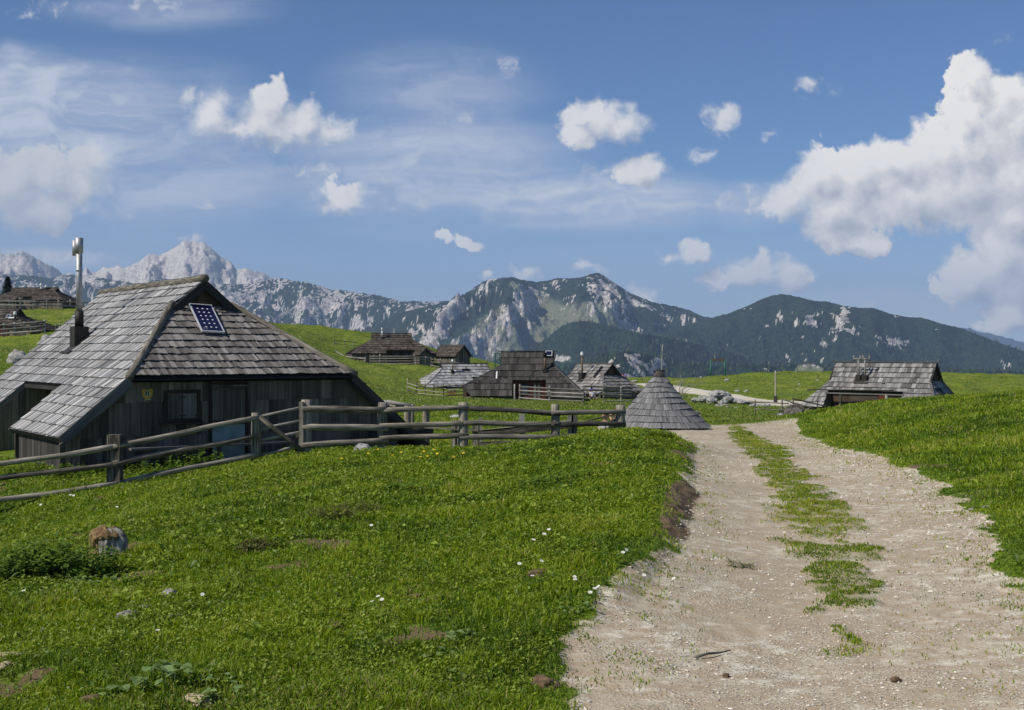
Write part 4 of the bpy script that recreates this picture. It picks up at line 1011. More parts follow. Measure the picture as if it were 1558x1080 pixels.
    # walls under the eaves
    bw = we * (1 - (notch[2] if notch else 0)) - .3
    xl, xr = Lr + Ll - .35 if Ll else Lr - .1, Lr + Lr2 - .35 if Lr2 else Lr - .1
    if Ll and tl > 0: pass
    q = MB(); top = he + (notch[2] * dz if notch else 0) - .02
    x0, x1 = (-xl, xr) if not notch else (max(-xl, notch[0] - .1), min(xr, notch[1] + .1))
    boards(q, P(0, bw, 0), a, UZ, [(x0, -depth), (x1, -depth), (x1, top), (x0, top)], .3); q.build('wall', M[wallmat], hut)
    if notch:
        for xx, ex_ in ((notch[0], b), (notch[1], -b)):
            q = MB()
            sgn = 1 if ex_ == b else -1
            pl = [(sgn * bw, -depth), (sgn * (we - .1), -depth), (sgn * (we - .1), he - .02), (sgn * bw, he + dz * (1 - bw / we) - .1)]
            nfix = 1
            boards(q, P(xx, 0, 0), ex_, UZ, pl, .3)
            q.build('porch_cheek', M['board'], hut)
        for s0, s1 in ((-xl, notch[0] - .02), (notch[1] + .02, xr)):
            q = MB()
            if s1 - s0 > .3: boards(q, P(0, we - .25, 0), a, UZ, [(s0, -depth), (s1, -depth), (s1, he), (s0, he)], .3)
            if q.f: q.build('wall', M['board'], hut)
    q = MB(); boards(q, P(0, -we + .3, 0), -a, UZ, [(-xr, -depth), (xl, -depth), (xl, he), (-xr, he)], .4); q.build('wall', M[wallmat], hut)
    for sg, L, hh, xe in ((-1, Ll, hel, xl), (1, Lr2, her, xr)):
        if L > 0:
            q = MB(); ex_ = b if (b.cross(UZ)).dot(a * sg) > 0 else -b
            wb = (we - .3) * (1 - max(0, (hh - he) / dz))
            boards(q, P(sg * xe, 0, 0), ex_, UZ, [(-wb, -depth), (wb, -depth), (wb, hh + .05), (-wb, hh + .05)], .3); q.build('wall', M[wallmat], hut)
    def roofpt(x, t): return P(x, we * (1 - t), he + dz * t)
    info['roofpt'] = roofpt; info['n'] = (b * dz + UZ * we).normalized(); info['slope_up'] = (-b * we + UZ * dz).normalized()
    return info
def flue(I, x, t, h, r=.09, base=None, mat='rust', cap='white', hcap=False):
    p = I['roofpt'](x, t); q = MB()
    if base:
        q.box(p + UZ * base * .3, I['a'], I['b'], UZ, base * .5, base * .45, base * .8); q.face([p + I['a'] * s_ * base * .8 + I['slope_up'] * u * base + I['n'] * .08 for s_, u in ((-1, -1), (1, -1), (1, .6), (-1, .6))], .3)
    else:
        q.box(p + UZ * .05, I['a'], I['b'], UZ, .18, .2, .15)
    c = q.build('chimney', M['sheet_dark'], I['hut'])
    q = MB(); q.tube([p, p + UZ * h], r, 12, .5); q.build('flue_pipe', M[mat], c, True)
    q = MB()
    if hcap:
        z = p + UZ * (h + .05); q.tube([z - I['a'] * .3, z + I['a'] * .3], r * .8, 10, .5)
        for s_ in (-.3, .3): q.tube([z + I['a'] * s_ - UZ * .16, z + I['a'] * s_ + UZ * .22], r * .8, 10, .5)
    else: q.tube([p + UZ * (h - .05), p + UZ * (h + .28)], r * 1.7, 12, .5); q.tube([p + UZ * (h + .28), p + UZ * (h + .36)], [r * 1.9, r * .6], 12, .5)
    q.build('cowl', M[cap], c, True)
def panel(I, x, t, w, h, off=.15, par=None, tilt=None):
    p = I['roofpt'](x, t) + I['n'] * off; q = MB()
    q.box(p, I['a'], I['slope_up'], I['n'], w / 2, h / 2, .03); pn = q.build('solar_panel', M['alu'], I['hut'])
    q = MB(); q.box(p + I['n'] * .022, I['a'], I['slope_up'], I['n'], w / 2 - .06, h / 2 - .06, .012); q.build('cells', M['cell'], pn)
def on_wall(I, name, x0, x1, z0, z1, bw, mat, th=.06, par=None, tint=None):
    q = MB(); q.box(I['P']((x0 + x1) / 2, bw, (z0 + z1) / 2), I['a'], UZ, I['b'], (x1 - x0) / 2, (z1 - z0) / 2, th / 2, tint); return q.build(name, M[mat], par or I['hut'])
def win_(I, x0, x1, z0, z1, bw, fm='board_brown', gm='glass'):
    q = MB()
    for (c0, c1, e0, e1) in ((x0, x1, z1 - .08, z1), (x0, x1, z0, z0 + .08), (x0, x0 + .08, z0 + .08, z1 - .08), (x1 - .08, x1, z0 + .08, z1 - .08)):
        q.box(I['P']((c0 + c1) / 2, bw, (e0 + e1) / 2), I['a'], UZ, I['b'], (c1 - c0) / 2, (e1 - e0) / 2, .05)
    wd = q.build('window', M[fm], I['hut']); on_wall(I, 'pane', x0 + .07, x1 - .07, z0 + .07, z1 - .07, bw, gm, .03, wd)

def place(px, py, Y): return at(px, py, Y)
# dark hut in the middle
I = make_hut('shepherd_hut', 'dark weathered hut with red-brown porch in the middle of the village', place(803, 603, 115), R(-3), 2.35, 4.1, 3.4, .1, 3.45, 2.95, .70, hel=1.0, her=.1, notch=(-1.3, 1.75, .36), mat='shingle_dark', ncourse=7, w=.3, wallmat='board_red')
bwd = 3.4 * (1 - .36) - .3
win_(I, -.55, .12, .3, 1.25, bwd + .06, 'trim_dark'); on_wall(I, 'door', .55, 1.25, -.9, 1.3, bwd + .05, 'board', .05)
for xx in (.7, 1.05): on_wall(I, 'door_slat', xx, xx + .08, -.9, 1.2, bwd + .09, 'rail_pale', .03)
flue(I, 1.62, .56, 1.35, .1, None, 'rust', 'black'); panel(I, 1.95, .93, .62, .6, .22)
q = MB(); q.box(I['roofpt'](-2.75, .46) + I['n'] * .1, I['a'], I['slope_up'], I['n'], .06, .42, .02, .9); q.build('roof_lath', M['white'], I['hut'])
# lean-to against its left end
q = MB(); L_ = place(716, 603, 114.2); sh = thing('lean_to', L_, 'black board lean-to at the left end of the dark hut', 'shed')
Pq = lambda x, y, z: L_ + Vector((x, y, z))
boards(q, Pq(0, 0, 0), (1, 0, 0), UZ, [(-.65, -.5), (.85, -.5), (.85, .25), (-.65, .85)], .2); boards(q, Pq(-.65, 0, 0), (0, -1, 0), UZ, [(-1.8, -.5), (0, -.5), (0, .85), (-1.8, .85)], .2)
q.build('wall', M['board'], sh); q = MB(); q.beam(Pq(-.85, .8, .98), Pq(1.0, .8, .26), 1.9, .06, .3, up=(0, 0, 1)); q.build('roof', M['shingle_dark'], sh)
# silvery hut left of it
I = make_hut('shepherd_hut', 'low pale-grey hut left of the dark hut, hipped end behind a post fence', place(706, 599, 140), R(24), 2.7, 3.35, 2.55, .85, 2.9, 2.0, .82, notch=(.35, 4.2, .42), mat='shingle', ncourse=8, w=.3)
flue(I, -1.75, .62, 1.15, .07, .25, 'rust', 'alu'); q = MB(); q.box(I['roofpt'](-.1, .72) + I['n'] * .1, I['a'], I['slope_up'], I['n'], .45, .12, .03); q.build('roof_vent', M['black'], I['hut'])
p_ = I['P'](-3.9, .3, 1.85); q = MB(); q.beam(p_, p_ + Vector((.42, .35, .42)), .12, .05, .2); q.build('roof_vent', M['black'], I['hut'])
# brown hut on the slope
I = make_hut('shepherd_hut', 'long brown hut on the green slope with a log-fenced yard', place(596, 551, 180), R(14), 2.75, 4.15, 3.0, 1.25, 3.6, 3.3, .72, hel=.7, her=.9, notch=(-1.2, 3.4, .17), mat='shingle_brown', ncourse=9, w=.4, wallmat='board_brown')
win_(I, .1, .75, .7, 1.35, 3.0 * .83 - .22, 'board_brown'); win_(I, 1.5, 2.1, .7, 1.35, 3.0 * .83 - .22); flue(I, -1.5, .75, 1.2, .08, None, 'alu', 'alu')
I = make_hut('shed', 'small grey board shed joined to the right end of the brown hut', place(642, 554, 176.5), R(-52), .9, 2.25, 1.05, 1.25, 0, 0, .9, mat='shingle_brown', ncourse=6, w=.3, wallmat='board_grey', depth=.8, group='board sheds'); I['hut']['category'] = 'shed'
# small gabled hut beside it
I = make_hut('shepherd_hut', 'small steep gabled hut with a bare board gable, right of the brown hut', place(689, 556, 186), R(-38), 2.0, 3.0, 1.9, 1.3, 0, 0, .9, mat='shingle_brown', ncourse=8, w=.35, wallmat='board_grey', depth=1.2)
# hut between the dark hut and the cone
I = make_hut('shepherd_hut', 'grey hut with an open gable peak facing the path, between dark hut and cone', place(905, 613, 124), R(-52), 2.5, 3.85, 3.0, 1.0, 2.2, 1.7, .62, hel=1.0, her=1.25, mat='shingle_mid', ncourse=9, w=.3, wallmat='board_grey')
flue(I, -.2, .5, 2.3, .09, .55, 'rust', 'white'); q = MB(); q.box(I['roofpt'](1.5, .72) + I['n'] * .12, I['a'], I['slope_up'], I['n'], .16, .75, .03); q.build('skylight', M['black'], I['hut'])
# hut on the right
I = make_hut('shepherd_hut', 'grey hut with twin white flues half hidden behind the right-hand bank', place(1347, 622, 80), R(-37), 3.2, 2.95, 2.7, .1, 1.6, .9, .60, hel=-.05, her=.25, notch=(-3.1, 1.8, .37), mat='shingle_mid', ncourse=9, w=.22, wallmat='board_brown', depth=1.0)
for x in (-1.35, -.93): flue(I, x, .60, 1.35, .065, .32, 'grey_flue', 'grey_flue', True)
for k in range(3):
    p0 = I['P'](3.05 + .0, .9 - k * .28, 1.55); q = MB(); q.beam(I['P'](3.32, .75 - k * .3, 1.66), I['P'](3.95, .85 - k * .3, .7), .12, .05, .1); q.build('skylight', M['black'], I['hut'])
for x in (-2.2, .8): q = MB(); q.log(I['P'](x, 1.95, -1.0), I['P'](x, 1.95, .98), .09, .085, 10, .05); q.build('porch_post', M['log'], I['hut'], True)
q = MB(); q.beam(I['P'](-3.2, 2.02, 1.02), I['P'](1.9, 1.95, .98), .14, .07, .7); q.build('porch_beam', M['trim'], I['hut'])
on_wall(I, 'door', .1, .6, -.9, .95, 1.46, 'board_red', .05); on_wall(I, 'porch_panel', -1.75, .05, -.9, .85, 1.44, 'board', .04)
# two huts high on the left
I = make_hut('shepherd_hut', 'long brown hut on the skyline at the far left with two short flues', place(54, 469.5, 190), R(-7), 3.5, 3.15, 3.0, 1.15, 3.0, 2.6, .7, her=.9, notch=(-1.6, .7, .28), mat='shingle_brown', ncourse=9, w=.4, wallmat='board')
flue(I, 1.25, .8, .7, .12, None, 'white', 'white'); flue(I, 1.95, .85, .35, .12, None, 'rust', 'white')
I = make_hut('shepherd_hut', 'brown hut with red-brown wall and small window below the skyline hut', place(-8, 510, 135), R(-9), 2.85, 2.85, 2.9, .85, 3.2, 3.1, .62, her=.55, notch=(-5.5, 3.1, .2), mat='shingle_brown', ncourse=8, w=.35, wallmat='board_red')
win_(I, 1.05, 1.75, .35, .95, 2.9 * .8 - .22, 'white'); panel(I, 2.55, .5, .42, .55, .2); flue(I, 3.5, .35, .6, .1, None, 'sheet_dark', 'white')
q = MB(); q.box(I['roofpt'](3.0, .42) + I['n'] * .15, I['a'], I['slope_up'], I['n'], .35, .09, .05); q.build('roof_vent', M['white'], I['hut'])

# ---- cone-shaped shingled store beside the track
def cone_hut():
    C = Vector((colx(1003, 42), 42.0, -.82)); Rb, Hh = 1.66, 1.76
    t = thing('conical_hut', C, 'cone-shaped shingled hut standing at the edge of the gravel track', 'hut')
    prof = [(0, 1.0), (.14, .83), (.28, .675), (.42, .535), (.56, .41), (.69, .30), (.81, .205), (.91, .13), (1.0, .07)]   # height, radius
    rr = lambda u: np.interp(u, [p[0] for p in prof], [p[1] for p in prof]) * Rb
    q = MB(); N = 8; us = [0, .11, .225, .34, .45, .555, .655, .75, .84, .92]
    for k in range(9):
        u0, u1 = us[k] - .012, us[k] + (us[k + 1] - us[k]) * 1.12
        r0, r1 = rr(us[k]) + .075, rr(u1) + .012; z0, z1 = u0 * Hh, u1 * Hh
        a = rng.random(); end = a + 2 * math.pi
        while a < end:
            da = .062 * (.5 + rng.random()) / max(r0, .3); e = rng.uniform(-.008, .008); zj = z0 + rng.uniform(-.009, .009) + .02 * math.sin(a * 3 + k)
            b_ = a + da * .96
            pts = []
            for rad, zz in ((r0 + e, zj), (r1 + e * .3, z1)):
                for an in (a, b_): pts.append(C + Vector((math.cos(an) * rad, math.sin(an) * rad, zz)))
            for rad, zz in ((r0 + e - .03, zj), (r1 - .03, z1)):
                for an in (a, b_): pts.append(C + Vector((math.cos(an) * rad, math.sin(an) * rad, zz)))
            Lk = math.hypot(r0 - r1, z1 - z0); ww = da * r0
            q.poly(pts, [(0, 1, 3, 2), (5, 4, 6, 7), (4, 5, 1, 0), (4, 0, 2, 6), (1, 5, 7, 3), (2, 3, 7, 6)], min(1, max(0, rng.gauss(.45, .14))), [(0, 0), (ww, 0), (0, Lk), (ww, Lk)] * 2)
            a += da
    q.build('roof', M['shingle_cone'], t)
    q = MB(); q.tube([C + UZ * (Hh * .90), C + UZ * (Hh * 1.03)], [rr(.9) + .02, rr(1.0) - .01], 16, .4, .1); q.build('cap', M['log_dark'], t, True)
    q = MB(); q.tube([C + UZ * (Hh * 1.03) + Vector((-.17, 0, 0)), C + UZ * (Hh * 1.04) + Vector((.18, 0, 0))], .04, 10, .2, .2); q.build('cap_log', M['log_dark'], t, True)
    q = MB(); q.tube([C - UZ * .3, C + UZ * (Hh * .93)], [Rb * .9, .08], 24, .2); q.build('inner_shell', M['trim_dark'], t)
cone_hut()
# ------------------------------------------------------------------ fences, gates, rocks and other small things
def fence_rails(t, px0, Y0, px1, Y1, rows, r, mat='log', n=12, over=.12, wob=.22, bend=.045, off=-.09):
    """rows: (row at left, row at right) for each rail; rails hang on the near side of the posts"""
    for (a, b) in rows:
        p0, p1 = at(px0, a, Y0 + off), at(px1, b, Y1 + off); d = (p1 - p0).normalized() * over
        q = MB(); q.log(p0 - d, p1 + d, r * rng.uniform(.72, .86), r * rng.uniform(.64, .82), n, wob, bend, tint=rng.uniform(.15, .8)); q.build('rail', M[mat], t, True)
def post(t, px, Y, top, r, mat='log', name='post', n=12, square=False, deep=.4, lean=0):
    p1 = at(px, top, Y); p0 = Vector((p1.x - lean, p1.y, zg(p1.x, p1.y) - deep)); q = MB()
    if square: q.beam(p0, p1, r * 2, r * 1.7, up=(0, 1, 0))
    else: q.log(p0, p1, r * .82, r * .74, n, .22, .01, seg=8, tint=rng.uniform(.3, .8))
    return q.build(name, M[mat], t, not square)
# foreground log fence, left run
fl = thing('log_fence', ground_at(175, 26.6), 'three-rail log fence running down the meadow left of the field gate', 'fence', 'log fences')
post(fl, 175, 26.6, 661, .14, square=True); post(fl, 389, 27.8, 628, .13); post(fl, -70, 25.6, 690, .13)
fence_rails(fl, -75, 25.6, 176, 26.6, [(715, 679), (738, 705), (771, 736)], .075, over=.06); fence_rails(fl, 176, 26.6, 389, 27.8, [(679, 637), (705, 664), (736, 692)], .078, over=.06)
# gate of thin rails with a diagonal brace
gt = thing('field_gate', ground_at(425, 27.9), 'slim four-bar wooden gate with diagonal brace between two runs of the log fence', 'gate')
for a, b in ((634, 620), (653, 640), (670, 657), (694, 677)):
    q = MB(); q.log(at(394, a, 27.85), at(458, b, 28.0), .032, .032, 8, .08, .01); q.build('bar', M['rail_pale'], gt, True)
q = MB(); q.log(at(394, 634, 27.74), at(462, 687, 27.9), .05, .055, 10, .06, .01, tint=.3); q.build('brace', M['log'], gt, True)
post(gt, 458.5, 27.98, 611, .05, 'log', 'stile', square=True, deep=.05); post(gt, 452, 28.2, 660, .04, 'log', 'stile', square=True)
# right run
fr = thing('log_fence', ground_at(705, 28.5), 'three-rail log fence from the gate post to the grassy mound by the cone hut', 'fence', 'log fences')
for px, Y, top, r in ((466, 28.1, 608, .15), (582, 28.5, 612, .14), (705, 28.6, 612, .14), (845, 28.6, 615, .125), (944, 28.8, 616, .15)): post(fr, px, Y, top, r)
fence_rails(fr, 466, 28.1, 584, 28.5, [(622, 623.5), (649, 651), (677, 670)], .09, over=.1); fence_rails(fr, 584, 28.5, 706, 28.6, [(623.5, 620), (648, 643), (667, 662)], .088, over=.1)
fence_rails(fr, 706, 28.6, 846, 28.6, [(620.5, 629), (644, 645), (664, 664)], .082, 'log_dark', over=.1); fence_rails(fr, 846, 28.6, 944, 28.8, [(628.5, 626), (645, 645)], .075, 'log_dark', over=.12)
fence_rails(fr, 846, 28.6, 930, 28.8, [(664, 660)], .06, 'log_dark', over=0)
# older posts and a plank fence behind it
fo = thing('old_fence', ground_at(760, 33), 'old low fence of squared posts and broad grey planks behind the log fence', 'fence', 'log fences')
for px, top in ((691, 640), (697, 641), (723, 641), (731, 635), (794, 630), (868, 630), (874, 630)): post(fo, px, 33, top, .075 if px not in (731,) else .05, 'rail_pale' if px in (794, 868, 874) else 'log', square=True)
for (x0, y0, x1, y1, w, m_) in ((728, 660, 870, 646, .13, 'log'), (728, 676, 850, 672, .1, 'log'), (870, 646, 938, 630, .03, 'log'), (645, 650, 728, 655, .03, 'log'), (735, 655, 868, 640, .03, 'log')):
    q = MB(); q.beam(at(x0, y0, 32.9), at(x1, y1, 32.9), .06, w * 1.4); q.build('plank', M[m_], fo)
# stubs of a side fence at the corner of the hut
fs = thing('post_fence', ground_at(625, 36), 'thick stub posts with one top rail at the big hut corner', 'fence', 'log fences')
for px, top, r in ((620, 617, .13), (648, 616, .13), (590, 612, .06), (627, 615, .08)): post(fs, px, 36, top, r)
q = MB(); q.log(at(588, 611, 36), at(630, 618, 36), .06, .06, 8, .1); q.build('rail', M['rail_pale'], fs, True)
q = MB(); q.log(at(607, 618, 36), at(560, 611, 38), .05, .05, 8, .1); q.build('rail', M['rail_pale'], fs, True)
# hollowed trough log
tr = thing('log_trough', ground_at(640, 35), 'dark round log lying behind the fence right of the big hut', 'log')
q = MB(); q.log(at(625, 656, 34.5), at(652, 655, 35.2), .16, .16, 14, .08, 0); q.build('trunk', M['log_dark'], tr, True)
q = MB(); q.log(at(560, 662, 33.3), at(574, 662, 33.4), .2, .2, 14, .08, 0); o = q.build('log_trough', M['log_dark'], None, True, origin=ground_at(566, 33.3)); tag(o, 'short dark log end under the right eave of the big hut', 'log')
# yard fences of the far huts: rows are given on the photo, distance per end
def yard_fence(label, pts, rows, r, mat, posts, group='pale yard fences', name='yard_fence', square=False, hgt=None):
    (pa, Ya), (pb, Yb) = pts[0], pts[-1]
    t = thing(name, ground_at((pa + pb) / 2, (Ya + Yb) / 2), label, 'fence', group)
    for (p0, Y0), (p1, Y1) in zip(pts[:-1], pts[1:]):
        for (h) in rows:
            a, b = ground_at(p0, Y0), ground_at(p1, Y1); q = MB(); q.log(a + UZ * h, b + UZ * (h + rng.uniform(-.03, .03)), r, r, 8, .05, .012, seg=6); q.build('rail', M[mat], t, True)
    for px in posts:
        Y = np.interp(px, [p for p, _ in pts], [y for _, y in pts]) + .12; g = ground_at(px, Y); q = MB(); q.log(g - UZ * .3, g + UZ * (max(rows) + .22), r * 1.25, r * 1.2, 8, .05); q.build('post', M[mat], t, True)
    return t
yard_fence('four-rail pale fence in front of the dark hut porch', [(790, 108), (838, 105), (888, 101)], [.2, .5, .82, 1.15], .055, 'rail_pale', (783, 791, 836, 888))
yard_fence('pale rail fence right of the dark hut, in front of the open-peaked hut', [(918, 104), (962, 107)], [.15, .55, .85, 1.2], .05, 'rail_pale', (918, 945))
yard_fence('broad-plank fence tight under the eave of the open-peaked hut', [(887, 117), (960, 119)], [.5, .85, 1.2], .08, 'rail_pale', (900, 922, 938))
yard_fence('dark post fence round the low pale-grey hut', [(620, 125), (636, 123), (676, 122), (705, 123)], [.25, .6, .95, 1.2], .05, 'log', (620, 634, 647, 660, 675, 705))
yard_fence('pale four-rail fence along the front of the long brown hut', [(563, 172), (630, 170), (655, 171)], [.25, .6, .95, 1.25], .07, 'rail_pale', (563, 569, 578, 630, 648))
yard_fence('low fence stepping down the slope left of the long brown hut', [(512, 176), (525, 174), (556, 170)], [.2, .5, .8], .07, 'rail_pale', (511, 525, 539, 556))
yard_fence('grey rail fence beside the steep gabled hut', [(656, 172), (705, 171)], [.3, .8, 1.2], .06, 'log', (656, 670, 690, 704))
yard_fence('thin upright pole fence above the long brown hut', [(508, 190), (545, 194)], [.4, .9], .05, 'log', (508, 524, 538))
yard_fence('two-rail pale fence along the crest in front of the skyline hut', [(-20, 183), (60, 184), (150, 190)], [.55, 1.1], .09, 'rail_pale', (-10, 14, 34, 52, 71, 89, 107, 126, 145))
yard_fence('pale three-rail fence before the red-brown wall of the lower left hut', [(-20, 129), (68, 129.5)], [.3, .75, 1.2], .1, 'rail_pale', (-5, 6, 22, 37, 57, 68))
yard_fence('crooked little fence at the right end of the lower left hut', [(78, 131), (92, 134)], [.3, .7], .06, 'rail_pale', (85, 91))
t = thing('sign_post', at(31, 468, 181), 'wooden post with a short crosspiece before the skyline hut', 'post'); q = MB(); g = ground_at(31, 181); q.log(g, g + UZ * 1.9, .12, .1); q.beam(g + UZ * 1.75 - Vector((.3, 0, 0)), g + UZ * 1.75 + Vector((.35, 0, 0)), .1, .28); q.build('post', M['rail_pale'], t)
# thin leaning rails near the right hut
t = thing('rail_fence', ground_at(1200, 70), 'sparse fence of thin leaning poles beside the brushwood heap', 'fence', 'log fences')
for (x0, y0, x1, y1, Y, r) in ((1140, 611, 1200, 614, 70, .04), (1205, 606, 1262, 619, 68, .045), (1228, 593, 1360, 594, 66, .035), (1192, 608, 1240, 622, 67, .035), (1150, 622, 1190, 624, 70, .03)):
    q = MB(); q.log(at(x0, y0, Y), at(x1, y1, Y), r, r * .8, 8, .1, .03); q.build('rail', M['log'], t, True)
for px, top in ((1149, 608), (1190, 606), (1207, 607), (1244, 600)): post(t, px, 69, top, .05)
# poles and pylons
t = thing('pole', ground_at(1180, 118), 'tall thin grey pole standing beside the far gravel lane', 'pole'); q = MB(); g = ground_at(1180, 118); q.log(g, at(1180, 564, 118), .085, .07, 8, .05); q.build('shaft', M['log'], t, True); q = MB(); q.box(g + UZ * .3, (1, 0, 0), (0, 1, 0), UZ, .16, .16, .3); q.build('foot', M['log_dark'], t)
t = thing('pole', ground_at(1006, 60), 'thin bare pole rising behind the cone hut', 'pole'); q = MB(); g = ground_at(1006, 60); q.log(g, at(1008, 524, 60), .032, .02, 8, .05); q.build('shaft', M['log'], t, True)
def pylon(label, px, Y, top, w, lattice=False):
    g = ground_at(px, Y); t = thing('lift_pylon', g, label, 'pylon', 'ski lift pylons'); zt = rowz(top, Y); X = g.x
    if not lattice:
        for s in (-1, 1):
            q = MB(); q.tube([(X + s * w, Y, g.z - 1.2), (X + s * w * .8, Y, zt)], .14, 10); q.build('leg', M['green_paint'], t, True)
            q = MB()
            for k in range(2): q.tube([(X + s * w * .45 + k * .5 - .25, Y - .15, zt - .1), (X + s * w * .45 + k * .5 - .25, Y + .15, zt - .1)], .26, 12)
            q.beam((X + s * w * .45 - .5, Y, zt + .1), (X + s * w * .45 + .5, Y, zt - .2), .15, .15); q.build('wheel_set', M['rust'], t)
        q = MB(); q.beam((X - w * .82, Y, zt), (X + w * .82, Y, zt), .16, .14); q.build('crossbeam', M['dark_steel'], t)
        q = MB(); q.tube([(X - w * .35, Y, zt), (X - w * .35, Y, zt + .75)], .07, 8); q.build('lamp_post', M['steel'], t)
    else:
        q = MB()
        for sx in (-.5, .5):
            for sy in (-.5, .5): q.beam((X + sx, Y + sy, g.z - .5), (X + sx * .8, Y + sy * .8, zt), .12, .12)
        for k in range(6):
            z0 = g.z + (zt - g.z) * k / 6; z1 = g.z + (zt - g.z) * (k + 1) / 6; s = 1 if k % 2 else -1
            q.beam((X - .48 * s, Y - .46, z0), (X + .46 * s, Y - .44, z1), .07, .07); q.beam((X - .47 * s, Y + .46, z0), (X + .46 * s, Y + .44, z1), .07, .07)
        q.build('lattice', M['green_paint'], t); q = MB(); q.beam((X - .8, Y, zt), (X + 2.6, Y, zt), .2, .16); q.beam((X + .5, Y, zt - 1.6), (X + 2.2, Y, zt - .1), .1, .1); q.build('arm', M['green_paint'], t)
pylon('green two-legged ski lift pylon on the green hill right of the cone hut', 1092, 226, 546.5, 1.45)
pylon('green lattice ski lift pylon just left of the dark hut ridge', 757, 224, 537.5, 1, True)

# ------------------------------------------------------------------ stones
def stone(name, loc, size, label, cat='rock', group=None, mat='rock', seed=None, sub=4, flat=.7, rough=.45, yaw=None):
    bm = bmesh.new(); bmesh.ops.create_icosphere(bm, subdivisions=sub, radius=1.0)
    sd = rng.uniform(0, 100) if seed is None else seed; yaw = rng.uniform(0, 6) if yaw is None else yaw; sz = size if isinstance(size, (tuple, list)) else (size, size * .8, size * flat)
    rot = Matrix.Rotation(yaw, 3, 'Z')
    for v in bm.verts:
        p = v.co.copy(); k = 1 + rough * mnoise.noise(p * 1.1 + Vector((sd, 0, 0))) + rough * .5 * mnoise.noise(p * 2.6 + Vector((0, sd, 0))) - rough * .45 * abs(mnoise.noise(p * 4.5 + Vector((0, 0, sd)))) + rough * .12 * mnoise.noise(p * 11 + Vector((sd, sd, 0)))
        k = min(k, 1.0 + .18 * mnoise.noise(p * 2 + Vector((5, sd, 0))))
        v.co = rot @ Vector((p.x * k * sz[0], p.y * k * sz[1], p.z * k * sz[2]))
    me = bpy.data.meshes.new(name); bm.to_mesh(me); bm.free(); me.materials.append(M[mat])
    for f in me.polygons: f.use_smooth = rng.random() < .7
    o = bpy.data.objects.new(name, me); COL.objects.link(o); o.location = loc
    return tag(o, label, cat, group)
gr = lambda px, Y, dz=0: ground_at(px, Y) + UZ * dz
stone('boulder', at(1095, 601, 88), (.85, .7, .36), 'big pale boulder topping the rock heap beside the far lane', group='limestone boulders in the rock heap', yaw=.2)
for px, py, Y, s, lab in ((1070, 607, 88, (.7, .6, .35), 'flat pale rock at the left end of the rock heap'), (1083, 609, 87, (.6, .5, .4), 'grey rock just below the big boulder of the heap'), (1108, 607, 87, (.8, .5, .3), 'jagged rock right of the big boulder in the heap'),
                          (1119, 609.5, 87, (.7, .5, .24), 'rough pale rock in the right half of the heap'), (1131, 611, 86, (.65, .5, .2), 'low pale rock where the heap runs down to the right'), (1141, 613, 86, (.5, .4, .18), 'last low rock at the right tail of the heap'), (1100, 612, 85, (.5, .4, .3), 'small rock under the front of the heap'),
                          (1091, 618, 82, (.26, .22, .2), 'round white stone on dark grass below the heap'), (1098, 617, 82, (.2, .2, .16), 'smaller white stone right beside the round one below the heap'), (1120, 621, 80, (.22, .2, .14), 'white stone lying by the fallen poles below the heap'),
                          (1156, 617, 84, (1.0, .8, .22), 'flat slab of pale rock between heap and gravel yard'), (1057, 608, 89, (.4, .35, .25), 'small rock leading off left of the heap')):
    stone('boulder', at(px, py + .6, Y), tuple(c * .82 for c in s), lab, group='limestone boulders in the rock heap')
for px, Y, s, lab in ((26, 68, (.62, .5, .55), 'white boulder on the green slope by the big roof edge, lowest on the left'), (69, 118, (.75, .6, .7), 'white boulder below the fence of the lower left hut'), (62, 117, (.35, .3, .3), 'small white stone left of the boulder below the lower left hut'), (107, 150, (.7, .5, .4), 'pale rock beside the flue on the upper left slope'),
                      (1106, 195, (.42, .36, .32), 'white rock on the sunny hill above the rock heap'), (1122, 160, (.4, .3, .22), 'grey rock low on the sunny hill'), (1135, 158, (.36, .3, .24), 'paired grey rock on the sunny hill, left of the tall pole'), (1216, 175, (.25, .22, .2), 'white stone on the sunny hill right of the tall pole'),
                      (1244, 185, (.28, .22, .2), 'white stone on the sunny hill close to the right hut'), (1066, 222, (.3, .25, .2), 'white stone near the lift pylon on the hill crest'), (965, 222, (.7, .5, .25), 'flat white rock by the far lane between hut and cone'), (1240, 62, (.2, .2, .12), 'white stone in the dark grass by the brushwood heap'), (1188, 66, (.22, .2, .12), 'white stone in dark grass left of the brushwood heap'),
                      (545, 62, (.45, .4, .3), 'pale stone beyond the right eave of the big hut'), (584, 72, (.35, .3, .2), 'flat grey stone on the shaded grass behind the log fence'), (692, 52, (.28, .22, .1), 'flat pale stone on grass behind the log fence'), (775, 62, (.3, .22, .12), 'tan stone on the grass beyond the middle of the log fence'),
                      (551, 27.7, (.2, .17, .14), 'grey rock at the foot of the log fence near its second post')):
    stone('rock', gr(px, Y, s[2] * .35), s, lab, group='pale rocks scattered on the pasture', sub=3)
